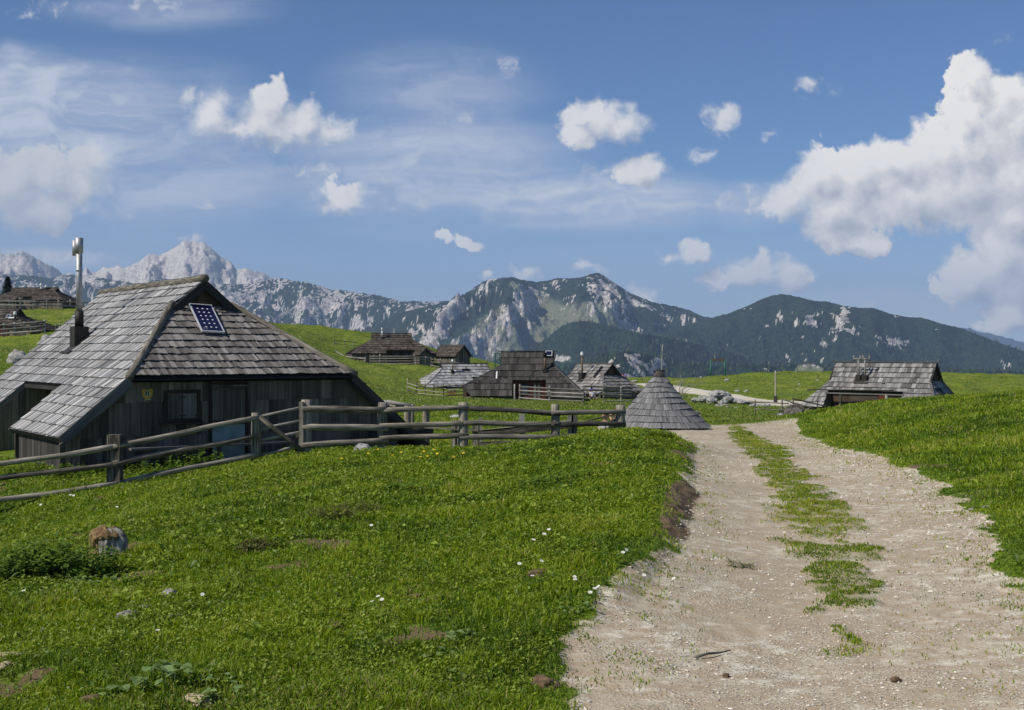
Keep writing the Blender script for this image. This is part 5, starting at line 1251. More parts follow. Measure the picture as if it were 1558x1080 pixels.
for px, py, s, lab, ya in ((258, 908, (.062, .05, .042), 'round white stone in the near left meadow', .3), (193, 940, (.085, .032, .035), 'long narrow stone tilted in the near left meadow', .6), (222, 926, (.045, .032, .02), 'small flat stone between the long and the round stone', .1), (266, 938, (.045, .03, .015), 'flat dirty stone on a bare patch in the near left meadow', 0.2),
                       (467, 1050, (.035, .025, .018), 'grey stone low in the near meadow grass', 0), (1105, 1030, (.022, .02, .016), 'dark pebble on the near gravel track', 0), (1363, 1037, (.03, .026, .018), 'brown stone on the near gravel track', 0), (1500, 773, (.05, .03, .02), 'white flat stone on the grass at the right track edge', 0), (1478, 776, (.03, .025, .018), 'small white stone at the right track edge', 0)):
    Y = 10.0
    for _ in range(30):
        Y = F * (EYE - zg(colx(px, Y), Y)) / (py - HY)
    stone('stone', gr(px, Y, s[2] * .5), s, lab, group='small stones near the viewer', mat='rock_small' if 'dark' not in lab and 'brown' not in lab else 'soil', sub=3, yaw=ya)
def yrow(px, py):
    Y = 12.0
    for _ in range(40): Y = .5 * Y + .5 * F * (EYE - zg(colx(px, Y), Y)) / (py - HY)
    return Y
# mole hills and bare sandy patches
for px, py, s, m_, lab in ((511, 958, (.075, .06, .05), 'soil', 'brown molehill in the middle of the near meadow'), (10, 1000, (.13, .08, .03), 'sand', 'sandy bare mound at the left picture edge, upper one'), (8, 1016, (.12, .07, .03), 'sand', 'sandy bare mound at the left picture edge, lower one'), (150, 1064, (.1, .06, .03), 'soil', 'bare earth under the pale broad leaves'), (305, 1066, (.12, .06, .03), 'sand', 'crumbly bare earth right of the broad-leaved plant'),
                       (632, 909, (.05, .04, .03), 'soil', 'small molehill near the centre of the meadow'), (825, 872, (.16, .1, .035), 'soil', 'trampled brown patch in the meadow near the track'), (830, 1040, (.1, .06, .04), 'soil', 'dark bare earth by the lower track edge')):
    stone('earth_mound', gr(px, yrow(px, py), 0), s, lab, 'earth mound', 'bare earth mounds', m_, sub=4, rough=.7)
# twig on the track
Yt = yrow(1085, 998); g0 = ground_at(1058, yrow(1058, 1003)); g1 = ground_at(1112, yrow(1112, 993))
q = MB(); q.tube([g0 + UZ * .012, g0.lerp(g1, .35) + UZ * .02, g0.lerp(g1, .7) + UZ * .012, g1 + UZ * .015], [.009, .008, .006, .003], 8, .4, .2); o = q.build('twig', M['twig'], None, True, origin=g0); tag(o, 'thin dry stick lying on the near gravel track', 'stick')
# rotten tree stump
def stump():
    Y = yrow(168, 850); g = ground_at(166, Y); t = thing('tree_stump', g, 'rotten tree stump, grey flank and crumbling tan top, in the meadow', 'stump')
    k = Y / F
    def shape(name, prof, mat, seed, ctr=(0, 0)):
        n = 80; V = []; Fc = []; U = []; zz_ = np.linspace(prof[0][0], prof[-1][0], 26); prof = [(float(z), float(np.interp(z, [p[0] for p in prof], [p[1] for p in prof]))) for z in zz_]
        for i, (z, r) in enumerate(prof):
            for j in range(n):
                a = 2 * math.pi * j / n; c, s = math.cos(a), math.sin(a)
                f = 1 + .36 * mnoise.noise(Vector((c * 1.3 + seed, s * 1.3, z * 3))) + .22 * mnoise.noise(Vector((c * 3.5, s * 3.5 + seed, z * 7))) + .10 * mnoise.noise(Vector((c * 9, s * 9 + seed, z * 14))) - .16 * max(0, .35 - abs(mnoise.noise(Vector((c * 5 + seed, s * 5, z * 4))) * 2)) + .05 * mnoise.noise(Vector((c * 22, s * 22 + seed, z * 60)))
                zz = z + (.05 * mnoise.noise(Vector((c * 2.5, s * 2.5, seed + 4))) if i > 1 else 0)
                V.append(g + Vector((ctr[0] + c * r * f + z * ctr[1], s * r * f * .8, zz))); U.append((a * r, z))
        for i in range(len(prof) - 1):
            for j in range(n): Fc.append((i * n + j, i * n + (j + 1) % n, (i + 1) * n + (j + 1) % n, (i + 1) * n + j))
        Fc.append(tuple((len(prof) - 1) * n + j for j in range(n)))
        q = MB(); q.poly(V, Fc, .55, U); return q.build(name, M[mat], t, True)
    shape('trunk', [(-.15, .16), (.0, .145), (.06, .14), (.12, .14), (.18, .14), (.2, .135), (.245, .11), (.27, .06)], 'stump_wood', 3.1, (.055, -.12))
    shape('rotten_top', [(.17, .10), (.205, .15), (.235, .16), (.26, .135), (.28, .09), (.285, .03)], 'stump_rot', 8.7, (-.015, .0))
    shape('rotten_flank', [(-.1, .09), (.06, .1), (.15, .1), (.24, .09)], 'stump_rot', 5.5, (-.09, .05))
stump()
# brushwood heap
def brush():
    C = at(1209, 618, 68); C.z = zg(C.x, C.y); t = thing('brushwood_heap', C, 'grey heap of tangled brushwood beside the right hut', 'brushwood')
    q = MB()
    for i in range(420):
        a = rng.uniform(0, 6.28); r = abs(rng.gauss(0, .38)); h = rng.uniform(0, .62) * max(.1, 1 - r / .95)
        p = C + Vector((math.cos(a) * r * 1.25, math.sin(a) * r, h)); d = Vector((rng.gauss(0, 1), rng.gauss(0, 1), rng.gauss(0, .45))).normalized() * rng.uniform(.12, .34)
        q.tube([p - d, p + d * .3 + Vector((0, 0, rng.gauss(0, .03))), p + d], [.014, .011, .005], 4, rng.random(), caps=False)
    q.tube([C - UZ * .1, C + UZ * .25, C + UZ * .48], [.72, .5, .12], 14, .3, .4); q.build('brush', M['twig'], t)
brush()
# fallen poles below the rock heap, wood stacks
for i, (x0, y0, x1, y1, Y) in enumerate(((1104, 619, 1138, 625, 81), (1112, 623, 1130, 624, 80), (1100, 615, 1120, 619, 83))):
    q = MB(); q.log(at(x0, y0, Y), at(x1, y1, Y), .06, .05, 8, .1); o = q.build('fallen_pole', M['log'], None, True, origin=at(x0, y0, Y)); tag(o, ['longest fallen pole in the grass below the rock heap', 'short fallen pole at the front of the three below the rock heap', 'fallen pole closest under the rock heap'][i], 'pole', 'fallen poles')
t = thing('trestle', at(1062, 616, 76), 'small white-ended wooden trestle right beside the cone hut', 'trestle'); B = ground_at(1062, 46)
g = ground_at(1062, 47); t.location = g; ORIG[t.name] = Vector(g)
for s in (0, .13): q = MB(); q.beam(g + Vector((s - .06, 0, -.1)), g + Vector((s - .06, 0, .52)), .05, .05, .9); q.build('leg', M['rail_pale'], t)
q = MB(); q.beam(g + Vector((-.4, 0, .42)), g + Vector((.1, 0, .42)), .05, .05, .4); q.build('bar', M['log_dark'], t)
def woodpile(label, px, Y, w, h, mat='board_brown'):
    g = ground_at(px, Y); t = thing('woodpile', g, label, 'woodpile'); q = MB(); n = int(w / .22)
    for i in range(n):
        for j in range(int(h / .16)):
            p = g + Vector((-w / 2 + i * .22 + rng.uniform(-.03, .03), 0, .1 + j * .16)); q.log(p + Vector((0, -.45, 0)), p + Vector((rng.uniform(-.05, .05), .4, 0)), .09, .085, 7, .1, 0, 1)
    q.build('logs', M[mat], t); q = MB(); q.beam(g + Vector((-w / 2 - .1, 0, h + .08)), g + Vector((w / 2 + .1, 0, h + .1)), 1.0, .05, .8); q.build('cover', M['rail_pale'], t)
M['firewood'] = mat_wood('split_firewood', (.2, .09, .035), (.48, .27, .12), streak=(6, 2)); woodpile('orange firewood stack with pale cover at the corner of the low pale-grey hut', 690, 128.2, 1.0, .5, 'firewood')
woodpile('long low log stack along the yard of the long brown hut', 541, 168.5, 2.6, .45, 'board_brown')
q = MB(); g = ground_at(555, 88); q.log(g - UZ * .2, at(555.5, 582, 88), .09, .085, 10, .05); o = q.build('stake', M['black'], None, True, origin=g); tag(o, 'short black stake on the bright slope above the right eave of the big hut', 'stake')
# bench boards by the hut wall
t = thing('hut_bench', HP(-1.5, -.55, -1.1), 'grey plank bench along the front wall of the big hut', 'bench'); q = MB(); q.beam(HP(-2.6, -.5, -.62), HP(1.6, -.5, -.62), .3, .05, .6); q.build('seat', M['trim'], t)
for s in (-2.2, -.4, 1.3): q = MB(); q.beam(HP(s, -.5, -1.2), HP(s, -.5, -.65), .1, .1, .5); q.build('leg', M['trim'], t)
# village far below on the wooded slope
mt = next(o for o in bpy.data.objects if o.name == 'mountains')
from mathutils.bvhtree import BVHTree
_bv = BVHTree.FromObject(mt, bpy.context.evaluated_depsgraph_get())
def hill_hit(px, py):
    d = Vector(((px - CX) / F, 1, -(py - HY) / F)).normalized(); h = _bv.ray_cast(Vector((0, 0, EYE)), d); return h[0]
for px, py, w, lab in ((1225, 557, 9, 'white farmhouse in the upper left of the clearing on the wooded slope'), (1238, 556.5, 10, 'white farmhouse in the middle of the clearing on the wooded slope'), (1245, 559, 7, 'small white barn at the right of the clearing on the wooded slope'), (1263, 562, 8, 'white house among trees right of the clearing')):
    h = hill_hit(px, py)
    if h is None: continue
    t = thing('farmhouse', h, lab, 'house', 'white houses in the distant clearing'); q = MB(); w *= .7; q.box(h + UZ * 1.5, (1, 0, 0), (0, 1, 0), UZ, w * .5, 4, 2.6); q.build('wall', M['white'], t)
    q = MB(); q.poly([h + Vector(p) for p in ((-w * .55, -4.6, 3.9), (w * .55, -4.6, 3.9), (w * .55, 4.6, 3.9), (-w * .55, 4.6, 3.9), (-w * .5, 0, 6.2), (w * .5, 0, 6.2))], [(0, 1, 5, 4), (2, 3, 4, 5), (0, 4, 3), (1, 2, 5), (3, 2, 1, 0)]); q.build('roof', M['rust'], t)
# ------------------------------------------------------------------ turf: blades and small leaves
def hut_clear(X, Y):
    s = (X - H0.x) * HV.x + (Y - H0.y) * HV.y; d = (X - H0.x) * HU.x + (Y - H0.y) * HU.y
    inside = (s > -4.0) & (s < 4.9) & (d > -.02) & (d < 11.3)
    cone = np.hypot(X - colx(1003, 42), Y - 42) < 1.6
    return ~(inside | cone)
def scatter(N, y0, y1, seed, strip_only=False):
    g = np.random.default_rng(seed)
    Y = np.exp(g.uniform(math.log(y0), math.log(y1), N)); X = g.uniform(-1, 1, N) * (Y * .44 + 2.4)
    m, s, so_ = path_masks(X, Y)
    patchy = sstep(-.25, .35, fbm(X * 3.0, Y * 2.2, 3, 88))
    l_, r_, a_, b_ = path_edges(Y); fr = np.minimum(X - l_, r_ - X)
    fringe = .42 * sstep(.75, 0, fr) * sstep(-.1, .45, fbm(X * 2.6, Y * 1.6, 3, 93)) + .05 * sstep(1.6, .3, r_ - X) * (X < r_)
    if strip_only: X = a_ - .12 + g.random(N) * (b_ - a_ + .24); m, s, so_ = path_masks(X, Y); patchy = sstep(-.3, .25, fbm(X * 3.4, Y * 2.4, 3, 89)); kk = (g.random(N) < s * patchy) & (m > .3); return X[kk], Y[kk]
    keep = g.random(N) > m * (1 - .96 * s * patchy) * (1 - fringe) * 1.0
    keep &= (np.abs(X) < Y * .44 + .7) | (g.random(N) < .6)
    keep &= g.random(N) > so_ * .95
    keep &= hut_clear(X, Y)
    keep &= g.random(N) > sstep(45, 84, Y)
    bare = fbm(X * .9, Y * .9, 4, 121)
    keep &= ~((bare < -.7) & (g.random(N) < .8))
    X, Y = X[keep], Y[keep]
    return X, Y, zground(X, Y, False), m[keep], s[keep], g
def build_turf():
    X, Y, Z, m, s, g = scatter(840000, 4.4, 84, 5)
    xs, ys = scatter(60000, 6.5, 44, 55, True)
    X = np.concatenate([X, xs]); Y = np.concatenate([Y, ys]); Z = np.concatenate([Z, zground(xs, ys, False)]); m = np.concatenate([m, np.ones(len(xs))])
    n = len(X); l, r, a, b = path_edges(Y)
    clump = fbm(X * .8, Y * .8, 4, 140); tuft = fbm(X * 3.1, Y * 3.1, 3, 150); wide = fbm(X * .22, Y * .22, 3, 160)
    lush = sstep(r - .2, r + .9, X) * sstep(9, 13, Y)
    h = (.022 + .020 * g.random(n) + .034 * sstep(.15, .75, tuft) + .03 * sstep(.2, .7, clump)) * (1 + .2 * lush) * np.clip((Y / 6) ** .27, .9, 2.2)
    edge = sstep(1.1, .1, np.abs(X - l)) * (X < l) * sstep(10, 6, Y)
    ed = np.minimum(np.where(X < l, l - X, X - r), 1e3); h = h * np.where(m < .4, np.clip(.35 + ed * 1.6, .35, 1), 1)
    h = h * (1 + .5 * edge) * np.where(m > .4, .42, 1.0)
    w = .0030 * np.clip((Y / 5.5) ** .78, .9, 12) * g.uniform(.7, 1.35, n)
    ang = g.uniform(0, 2 * math.pi, n); lean = g.uniform(.15, 1.0, n) * h; la = ang + g.normal(0, .9, n)
    px_, py_ = np.cos(ang + math.pi / 2) * w, np.sin(ang + math.pi / 2) * w
    dx, dy = np.cos(la) * lean, np.sin(la) * lean
    V = np.empty((n, 5, 3))
    V[:, 0] = np.stack([X - px_, Y - py_, Z - .008], -1); V[:, 1] = np.stack([X + px_, Y + py_, Z - .008], -1)
    V[:, 2] = np.stack([X - px_ * .8 + dx * .35, Y - py_ * .8 + dy * .35, Z + h * .6], -1); V[:, 3] = np.stack([X + px_ * .8 + dx * .35, Y + py_ * .8 + dy * .35, Z + h * .6], -1)
    V[:, 4] = np.stack([X + dx, Y + dy, Z + h * g.uniform(.75, 1.0, n)], -1)
    b0 = np.arange(n) * 5
    tri = np.stack([b0, b0 + 1, b0 + 3, b0, b0 + 3, b0 + 2, b0 + 2, b0 + 3, b0 + 4], -1).ravel()
    tint = np.clip(.42 + .20 * g.normal(0, 1, n) + .34 * clump + .36 * wide + .16 * tuft - .06 * lush, 0, .86)
    tint = np.where(m > .4, np.clip(tint + .14, 0, .86), tint)
    straw = g.random(n) < (.022 + .14 * sstep(.25, .7, fbm(X * .6, Y * .6, 3, 170)) + .12 * (m > .4))
    tint = np.where(straw, 1.0, tint)
    gm = mat_leaf('grass_blades', (.050, .10, .002), (.34, .41, .012), .42, (.40, .34, .12), (.19, .295, .006))
    o = mesh_np('grass', V.reshape(-1, 3), tri, 3, gm, False, {'tint': ('POINT', np.repeat(tint, 5))}); tag(o, kind='stuff')
    # clover and other small leaves between the blades
    X, Y, Z, m, s, g = scatter(310000, 4.4, 34, 6)
    lv = fbm(X * .7, Y * .7, 4, 190); k = (g.random(len(X)) < .35 + .9 * sstep(-.1, .4, lv)) & (m < .4) & (X < path_edges(Y)[0] - .15 + (Y > 1e9)) | (g.random(len(X)) < .12) & (m < .4)
    X, Y, Z, lv = X[k], Y[k], Z[k], lv[k]; n = len(X)
    sz = .0085 * np.clip((Y / 6) ** .75, .9, 4) * g.uniform(.6, 1.6, n); hh = g.uniform(.012, .05, n) * np.clip((Y / 6) ** .4, 1, 2)
    big = (g.random(n) < .10 * sstep(.1, .5, fbm(X * .5, Y * .5, 3, 195)) * sstep(16, 10, Y)); sz = np.where(big, sz * 2.1, sz); hh = np.where(big, hh * 1.3 + .01, hh)
    a = g.uniform(0, 6.28, n); tx, ty = g.normal(0, .45, n), g.normal(0, .45, n)
    c, s_ = np.cos(a), np.sin(a); V = np.empty((n, 5, 3))
    for i, (u, v, lift) in enumerate(((-1, 0, 0), (-.1, -.62, .15), (1, 0, -.1), (-.1, .62, .15), (-.1, 0, -.12))):
        ex, ey = (u * c - v * s_) * sz, (u * s_ + v * c) * sz
        V[:, i] = np.stack([X + ex, Y + ey, Z + hh + ex * tx + ey * ty + lift * sz], -1)
    b0 = np.arange(n) * 5
    tri = np.stack([b0, b0 + 1, b0 + 4, b0 + 1, b0 + 2, b0 + 4, b0 + 2, b0 + 3, b0 + 4, b0 + 3, b0, b0 + 4], -1).ravel()
    tint = np.clip(.4 + .22 * g.normal(0, 1, n) + .25 * lv, 0, .86)
    cm = mat_leaf('clover_leaves', (.055, .11, .005), (.27, .36, .02), .34, (.26, .23, .07))
    o = mesh_np('ground_cover', V.reshape(-1, 3), tri, 3, cm, False, {'tint': ('POINT', np.repeat(tint, 5))}); tag(o, kind='stuff')
build_turf()
def build_tussocks():
    g = np.random.default_rng(12); N = 150000
    Y = np.exp(g.uniform(math.log(48), math.log(238), N)); X = g.uniform(-1, 1, N) * (Y * .43 + 2)
    m = np.maximum(lane_mask(X, Y), lane_mask(X, Y + 2.5)); pm = path_masks(X, Y)[0]; c = fbm(X * .22, Y * .1, 4, 310)
    k = (m < .25) & (pm < .3) & (g.random(N) < .3 + .9 * sstep(-.1, .4, c)) & hut_clear(X, Y); X, Y, c = X[k], Y[k], c[k]; Z = zground(X, Y, False); n = len(X)
    h = (.05 + .11 * g.random(n) ** 2) * (Y / 100) ** .35; w = .05 * (Y / 100) ** .8 * g.uniform(.6, 1.6, n); a = g.normal(0, .7, n); dx = np.cos(a) * w; dy = np.sin(a) * w; lx = g.normal(0, .5, n) * h; ly = g.normal(.3, .5, n) * h
    V = np.empty((n, 3, 3)); V[:, 0] = np.stack([X - dx, Y - dy, Z - .02], -1); V[:, 1] = np.stack([X + dx, Y + dy, Z - .02], -1); V[:, 2] = np.stack([X + lx, Y + ly, Z + h], -1)
    tint = np.clip(.45 + .22 * g.normal(0, 1, n) + .3 * c, 0, .86); tint = np.where(g.random(n) < .06, 1.0, tint)
    o = mesh_np('pasture_grass', V.reshape(-1, 3), np.arange(n * 3), 3, mat_leaf('pasture_blades', (.05, .09, .006), (.21, .27, .02), .35, (.32, .29, .1)), False, {'tint': ('POINT', np.repeat(tint, 3))}); tag(o, kind='stuff')
build_tussocks()
# loose stones on the gravel
def build_gravel():
    g = np.random.default_rng(31); N = 60000
    Y = np.exp(g.uniform(math.log(4.7), math.log(26), N)); X = g.uniform(-.6, 1, N) * (Y * .435 + .7)
    m, s, so_ = path_masks(X, Y); dens = sstep(-.35, .4, fbm(X * .9, Y * .7, 4, 210) + .35 * sstep(9, 5, Y)); l, r, a, b = path_edges(Y)
    near_edge = sstep(1.2, .1, r - X) * sstep(8, 10, Y); rut = np.exp(-((X - (l * .55 + a * .45)) / .45) ** 2) + np.exp(-((X - (r * .45 + b * .55)) / .5) ** 2); dens = dens * (1 - .75 * np.clip(rut, 0, 1) * sstep(5.5, 8, Y))
    k = (m > .6) & (s < .35) & (g.random(N) < np.clip(dens + near_edge, 0, 1)); X, Y = X[k], Y[k]; Z = zground(X, Y); n = len(X)
    sz = .0042 * (1 + 2.0 * g.random(n) ** 5) * np.clip((Y / 5.5) ** .7, .9, 2.6)
    base = np.array([(1, 0, 0), (.2, .9, 0), (-.9, .5, 0), (-.8, -.6, 0), (.3, -.9, 0), (.3, .25, .75), (-.4, -.1, .68), (.1, -.45, .6)])
    ph = g.uniform(0, 6.28, n); c, s_ = np.cos(ph), np.sin(ph)
    B = base[None] * g.uniform(.7, 1.3, (n, 8, 1)) * sz[:, None, None] * np.stack([g.uniform(.8, 1.3, n), g.uniform(.6, 1.0, n), g.uniform(.5, .95, n)], -1)[:, None]
    V = np.stack([X[:, None] + B[..., 0] * c[:, None] - B[..., 1] * s_[:, None], Y[:, None] + B[..., 0] * s_[:, None] + B[..., 1] * c[:, None], Z[:, None] + B[..., 2] + .002], -1)
    tr = np.array([(0, 1, 5), (1, 2, 6), (1, 6, 5), (2, 3, 6), (3, 4, 7), (3, 7, 6), (4, 0, 7), (0, 5, 7), (5, 6, 7)])
    tri = (np.arange(n)[:, None, None] * 8 + tr[None]).ravel()
    mt_, nt, b_ = new_mat('loose_gravel'); rp = nt.n('ShaderNodeValToRGB'); rp.color_ramp.elements[0].color = c4(.3, .25, .19); rp.color_ramp.elements[1].color = c4(.78, .72, .6)
    nt.L.new(nt.attr('tint'), rp.inputs[0]); nt.L.new(rp.outputs[0], b_.inputs['Base Color'])
    o = mesh_np('gravel', V.reshape(-1, 3), tri, 3, mt_, False, {'tint': ('POINT', np.repeat(np.clip(g.normal(.48, .2, n), 0, 1), 8))}); tag(o, kind='stuff')
build_gravel()

# ------------------------------------------------------------------ single plants
def leaf_shape(q, base, d, up, L, W, tint, fold=.25, droop=.3, serr=0):
    """one pointed leaf from its base along d"""
    side = d.cross(up).normalized(); up = side.cross(d).normalized(); n = 4
    prev = None
    for i in range(n + 1):
        t = i / n; ww = W * math.sin(math.pi * min(1, t * .9 + .1)) ** .8 * (1 - t * .15) if i < n else 0
        c = base + d * (L * t) - UZ * (droop * L * t * t); e = up * (fold * ww)
        row = (c - side * ww + e, c, c + side * ww + e)
        if prev:
            q.poly([prev[0], prev[1], row[1], row[0]], [(0, 1, 2, 3)], tint); q.poly([prev[1], prev[2], row[2], row[1]], [(0, 1, 2, 3)], tint)
        prev = row
def herb(name, label, px, py, rad, hgt, nst, leafL, leafW, mat, group=None, per=5, cat='plant', Y=None, gx=1.0):
    Y = Y or yrow(px, py); g = ground_at(px, Y); t = thing(name, g, label, cat, group); q = MB()
    for i in range(nst):
        a = rng.uniform(0, 6.28); r = rad * math.sqrt(rng.random()); x, y = g.x + math.cos(a) * r * gx, g.y + math.sin(a) * r
        b = Vector((x, y, zg(x, y) - .01)); hh = hgt * rng.uniform(.5, 1.1) * (1.1 - .5 * r / rad); tip = b + Vector((rng.gauss(0, .12), rng.gauss(0, .12), 1)) * hh
        q.tube([b, tip], [max(.0022, leafW * .09), max(.0015, leafW * .05)], 5, .5, caps=False)
        for k in range(per):
            u = (k + 1) / per; p = b.lerp(tip, u); an = rng.uniform(0, 6.28); d = Vector((math.cos(an), math.sin(an), rng.uniform(.0, .7))).normalized()
            f = rng.uniform(.6, 1.15); leaf_shape(q, p, d, UZ, leafL * f, leafW * f, min(.85, max(0, rng.gauss(.48, .22))), rng.uniform(.1, .5), rng.uniform(.1, .6))
    q.build('foliage', mat, t); return t
herb('nettle_bush', 'dense dark nettle patch beside the rotten stump', 92, 872, .42, .33, 170, .075, .022, M['leaf_nettle'], 'green herbs in the meadow', 6, gx=1.15)
herb('nettle_bush', 'nettle patch cut by the left picture edge near the stump', 18, 880, .38, .28, 110, .075, .022, M['leaf_nettle'], 'green herbs in the meadow', 6)
herb('leafy_weed', 'light green leafy weeds at the front foot of the stump', 140, 893, .25, .1, 50, .045, .022, M['leaf_dock'], 'green herbs in the meadow', 4, gx=1.6)
for px, py, rad, hg, n, L, W, lab in ((258, 1040, .17, .11, 22, .085, .035, 'largest pale broad-leaved plant at the lower left'), (178, 1058, .07, .07, 6, .08, .035, 'small pale broad-leaved plant left of the largest one'), (330, 1035, .13, .07, 9, .06, .025, 'sparse broad-leaved plant right of the largest one'), (688, 975, .12, .06, 9, .06, .027, 'pale broad leaves in the centre of the near meadow'),
                                  (672, 1000, .08, .05, 6, .06, .025, 'pale broad leaves just below those in the meadow centre'), (738, 1003, .07, .05, 5, .05, .022, 'few pale leaves toward the track in the lower meadow'), (690, 1034, .08, .05, 6, .05, .022, 'pale leaves lowest in the middle of the near meadow'), (878, 930, .1, .06, 9, .055, .022, 'green broad leaves near the bend of the track edge'), (340, 1068, .12, .08, 10, .06, .028, 'broad green leaves at the bottom picture edge, left')):
    herb('dock_plant', lab, px, py, rad, hg, n, L, W, M['leaf_dock'], 'pale broad-leaved plants', 1)
for px, py, rad, hg, n, lab in ((632, 745, .42, .12, 110, 'dark green weed clump in the middle of the meadow'), (845, 733, .6, .13, 110, 'dark grassy clump in the upper right of the meadow'), (828, 684, .5, .16, 60, 'leafy weeds on the meadow below the fourth fence post'), (1000, 664, .35, .16, 80, 'dark weed tuft on the mound before the cone hut'), (60, 905, .3, .06, 50, 'low weeds below the nettle patch'), (250, 830, .4, .06, 60, 'low weeds right of the stump')):
    herb('weed_clump', lab, px, py, rad, hg, n, .07, .022, M['leaf_nettle'], 'green herbs in the meadow', 4)
M['dead_leaf'] = mat_leaf('withered_stalks', (.05, .055, .012), (.16, .15, .05), .2, (.25, .2, .1))
for px, py, rad, hg, n, lab in ((545, 783, .26, .16, 60, 'withered brown tussock right of two in the meadow'), (500, 790, .3, .14, 60, 'withered brown tussock left of two in the meadow'), (392, 838, .16, .14, 60, 'dark withered tussock alone in the left meadow'), (1130, 862, .12, .03, 10, 'withered tuft on the track edge')):
    herb('dead_tussock', lab, px, py, rad, hg, n, .1, .007, M['dead_leaf'], 'withered tussocks', 5)
for px, Y, rad, hg, n, lab in ((120, 28.4, .5, .28, 60, 'nettles at the left end of the hut wall behind the fence'), (215, 28.9, .9, .32, 110, 'nettles along the hut wall under the emblem'), (290, 29.8, .6, .45, 90, 'tall nettles at the wall under the shuttered window'), (480, 31.2, .8, .2, 60, 'nettles in the shade at the wall right of the gate'), (20, 29.5, .5, .25, 50, 'nettles by the hut wall at the left picture edge')):
    herb('nettle_bush', lab, px, 0, rad, hg, n, .12, .04, M['leaf_nettle'], 'nettles at the hut wall', 5, Y=Y, gx=1.4)
# daisies and buttercups
def flower(px, py, mat, label, group, r, h, name):
    Y = yrow(px, py); g = ground_at(px, Y); q = MB(); c = g + UZ * h; n = 9
    tilt = Vector((rng.gauss(0, .25), -.45 + rng.gauss(0, .2), 1)).normalized(); x = tilt.cross(Vector((0, 1, 0))).normalized(); y = tilt.cross(x)
    for i in range(n):
        a0 = 6.283 * i / n; a1 = a0 + .55
        q.face([c, c + (x * math.cos(a0) + y * math.sin(a0)) * r + tilt * r * .1, c + (x * math.cos((a0 + a1) / 2) + y * math.sin((a0 + a1) / 2)) * r * 1.12 + tilt * r * .1, c + (x * math.cos(a1) + y * math.sin(a1)) * r + tilt * r * .1])
    q.tube([g, c], .0015, 4, .5, mi=1); q.tube([c, c + tilt * r * .25], [r * .32, r * .2], 8, .5, mi=2)
    o = q.build(name, [M[mat], M['leaf_nettle'], M['yellow']], None, origin=g); tag(o, label, 'flower', group)
for px, py in ((835, 818), (828, 825), (812, 834), (953, 850), (948, 854), (905, 910), (910, 907), (898, 916), (810, 890), (790, 871), (824, 867), (874, 892), (570, 925), (575, 921), (581, 926), (566, 929), (1025, 894), (875, 896), (980, 889), (585, 797), (565, 811), (107, 761), (112, 762), (240, 974), (36, 912), (308, 918), (62, 776), (178, 780)):
    flower(px, py, 'flower', 'small white daisy in the meadow grass', 'white daisies in the meadow', .0105 * 1.25 * max(1, (yrow(px, py) / 8) ** .6), .062 * max(1, (yrow(px, py) / 8) ** .5), 'daisy')
for px, py in ((688, 679), (683, 683), (694, 684), (698, 679), (660, 691), (645, 694), (665, 698), (640, 703), (560, 697), (597, 700), (690, 703), (610, 695), (705, 697), (520, 705), (575, 690), (650, 702)):
    flower(px, py, 'yellow', 'yellow buttercup in the grass below the log fence', 'yellow buttercups below the fence', .024, .09, 'buttercup')
# spruce at the far left, dead shrub behind the cone
def spruce(px, Y, top, label):
    g = ground_at(px, Y); zt = rowz(top, Y); Hh = zt - g.z; t = thing('spruce_tree', g, label, 'tree', 'spruce trees'); q = MB(); q.tube([g - UZ * .3, g + UZ * Hh * .98], [.2, .02], 8, .3); q.build('trunk', M['log_dark'], t)
    q = MB()
    for i in range(2600):
        u = rng.random() ** .8; z = g.z + .6 + u * (Hh - .6); R_ = (1 - u) ** .85 * Hh * .42 + .06; a = rng.uniform(0, 6.28)
        R_ *= .72 + .28 * math.sin(a * 3 + u * 30) * math.cos(u * 55); r = R_ * rng.random() ** .5
        p = Vector((g.x + math.cos(a) * r, Y + math.sin(a) * r, z - r * .25)); d = Vector((math.cos(a), math.sin(a), -.35 + rng.gauss(0, .2))).normalized(); s = d.cross(UZ).normalized()
        L = rng.uniform(.18, .42); w = rng.uniform(.05, .12)
        q.face([p - s * w, p + d * L * .5 - s * w * 1.2, p + d * L, p + d * L * .5 + s * w * 1.2, p + s * w], min(.85, max(0, rng.gauss(.45, .25))))
    q.build('crown', M['needle'], t)
spruce(12, 216, 420, 'dark spruce at the left picture edge, taller one behind the skyline hut'); spruce(-8, 213, 438, 'dark spruce cut by the left picture edge, lower one behind the skyline hut')
def dead_shrub():
    g = ground_at(1014, 62); t = thing('dead_shrub', g, 'pale leafless shrub spreading behind the cone hut', 'shrub'); q = MB()
    def br(p, d, L, r, k):
        e = p + d * L; q.tube([p, p.lerp(e, .5) + Vector((rng.gauss(0, .05), 0, rng.gauss(0, .05))) * L, e], [r, r * .8, r * .55], 5, rng.uniform(.5, 1), caps=False)
        if k:
            for _ in range(3): br(p.lerp(e, rng.uniform(.5, 1)), (d + Vector((rng.gauss(0, .42), rng.gauss(0, .4), rng.gauss(.05, .3)))).normalized(), L * .62, r * .6, k - 1)
    for a in (-.75, -.35, .1, .45, .8): br(g, Vector((a, rng.gauss(0, .3), 1)).normalized(), rng.uniform(1.0, 1.5), .03, 3)
    q.build('crown', M['twig'], t)
dead_shrub()
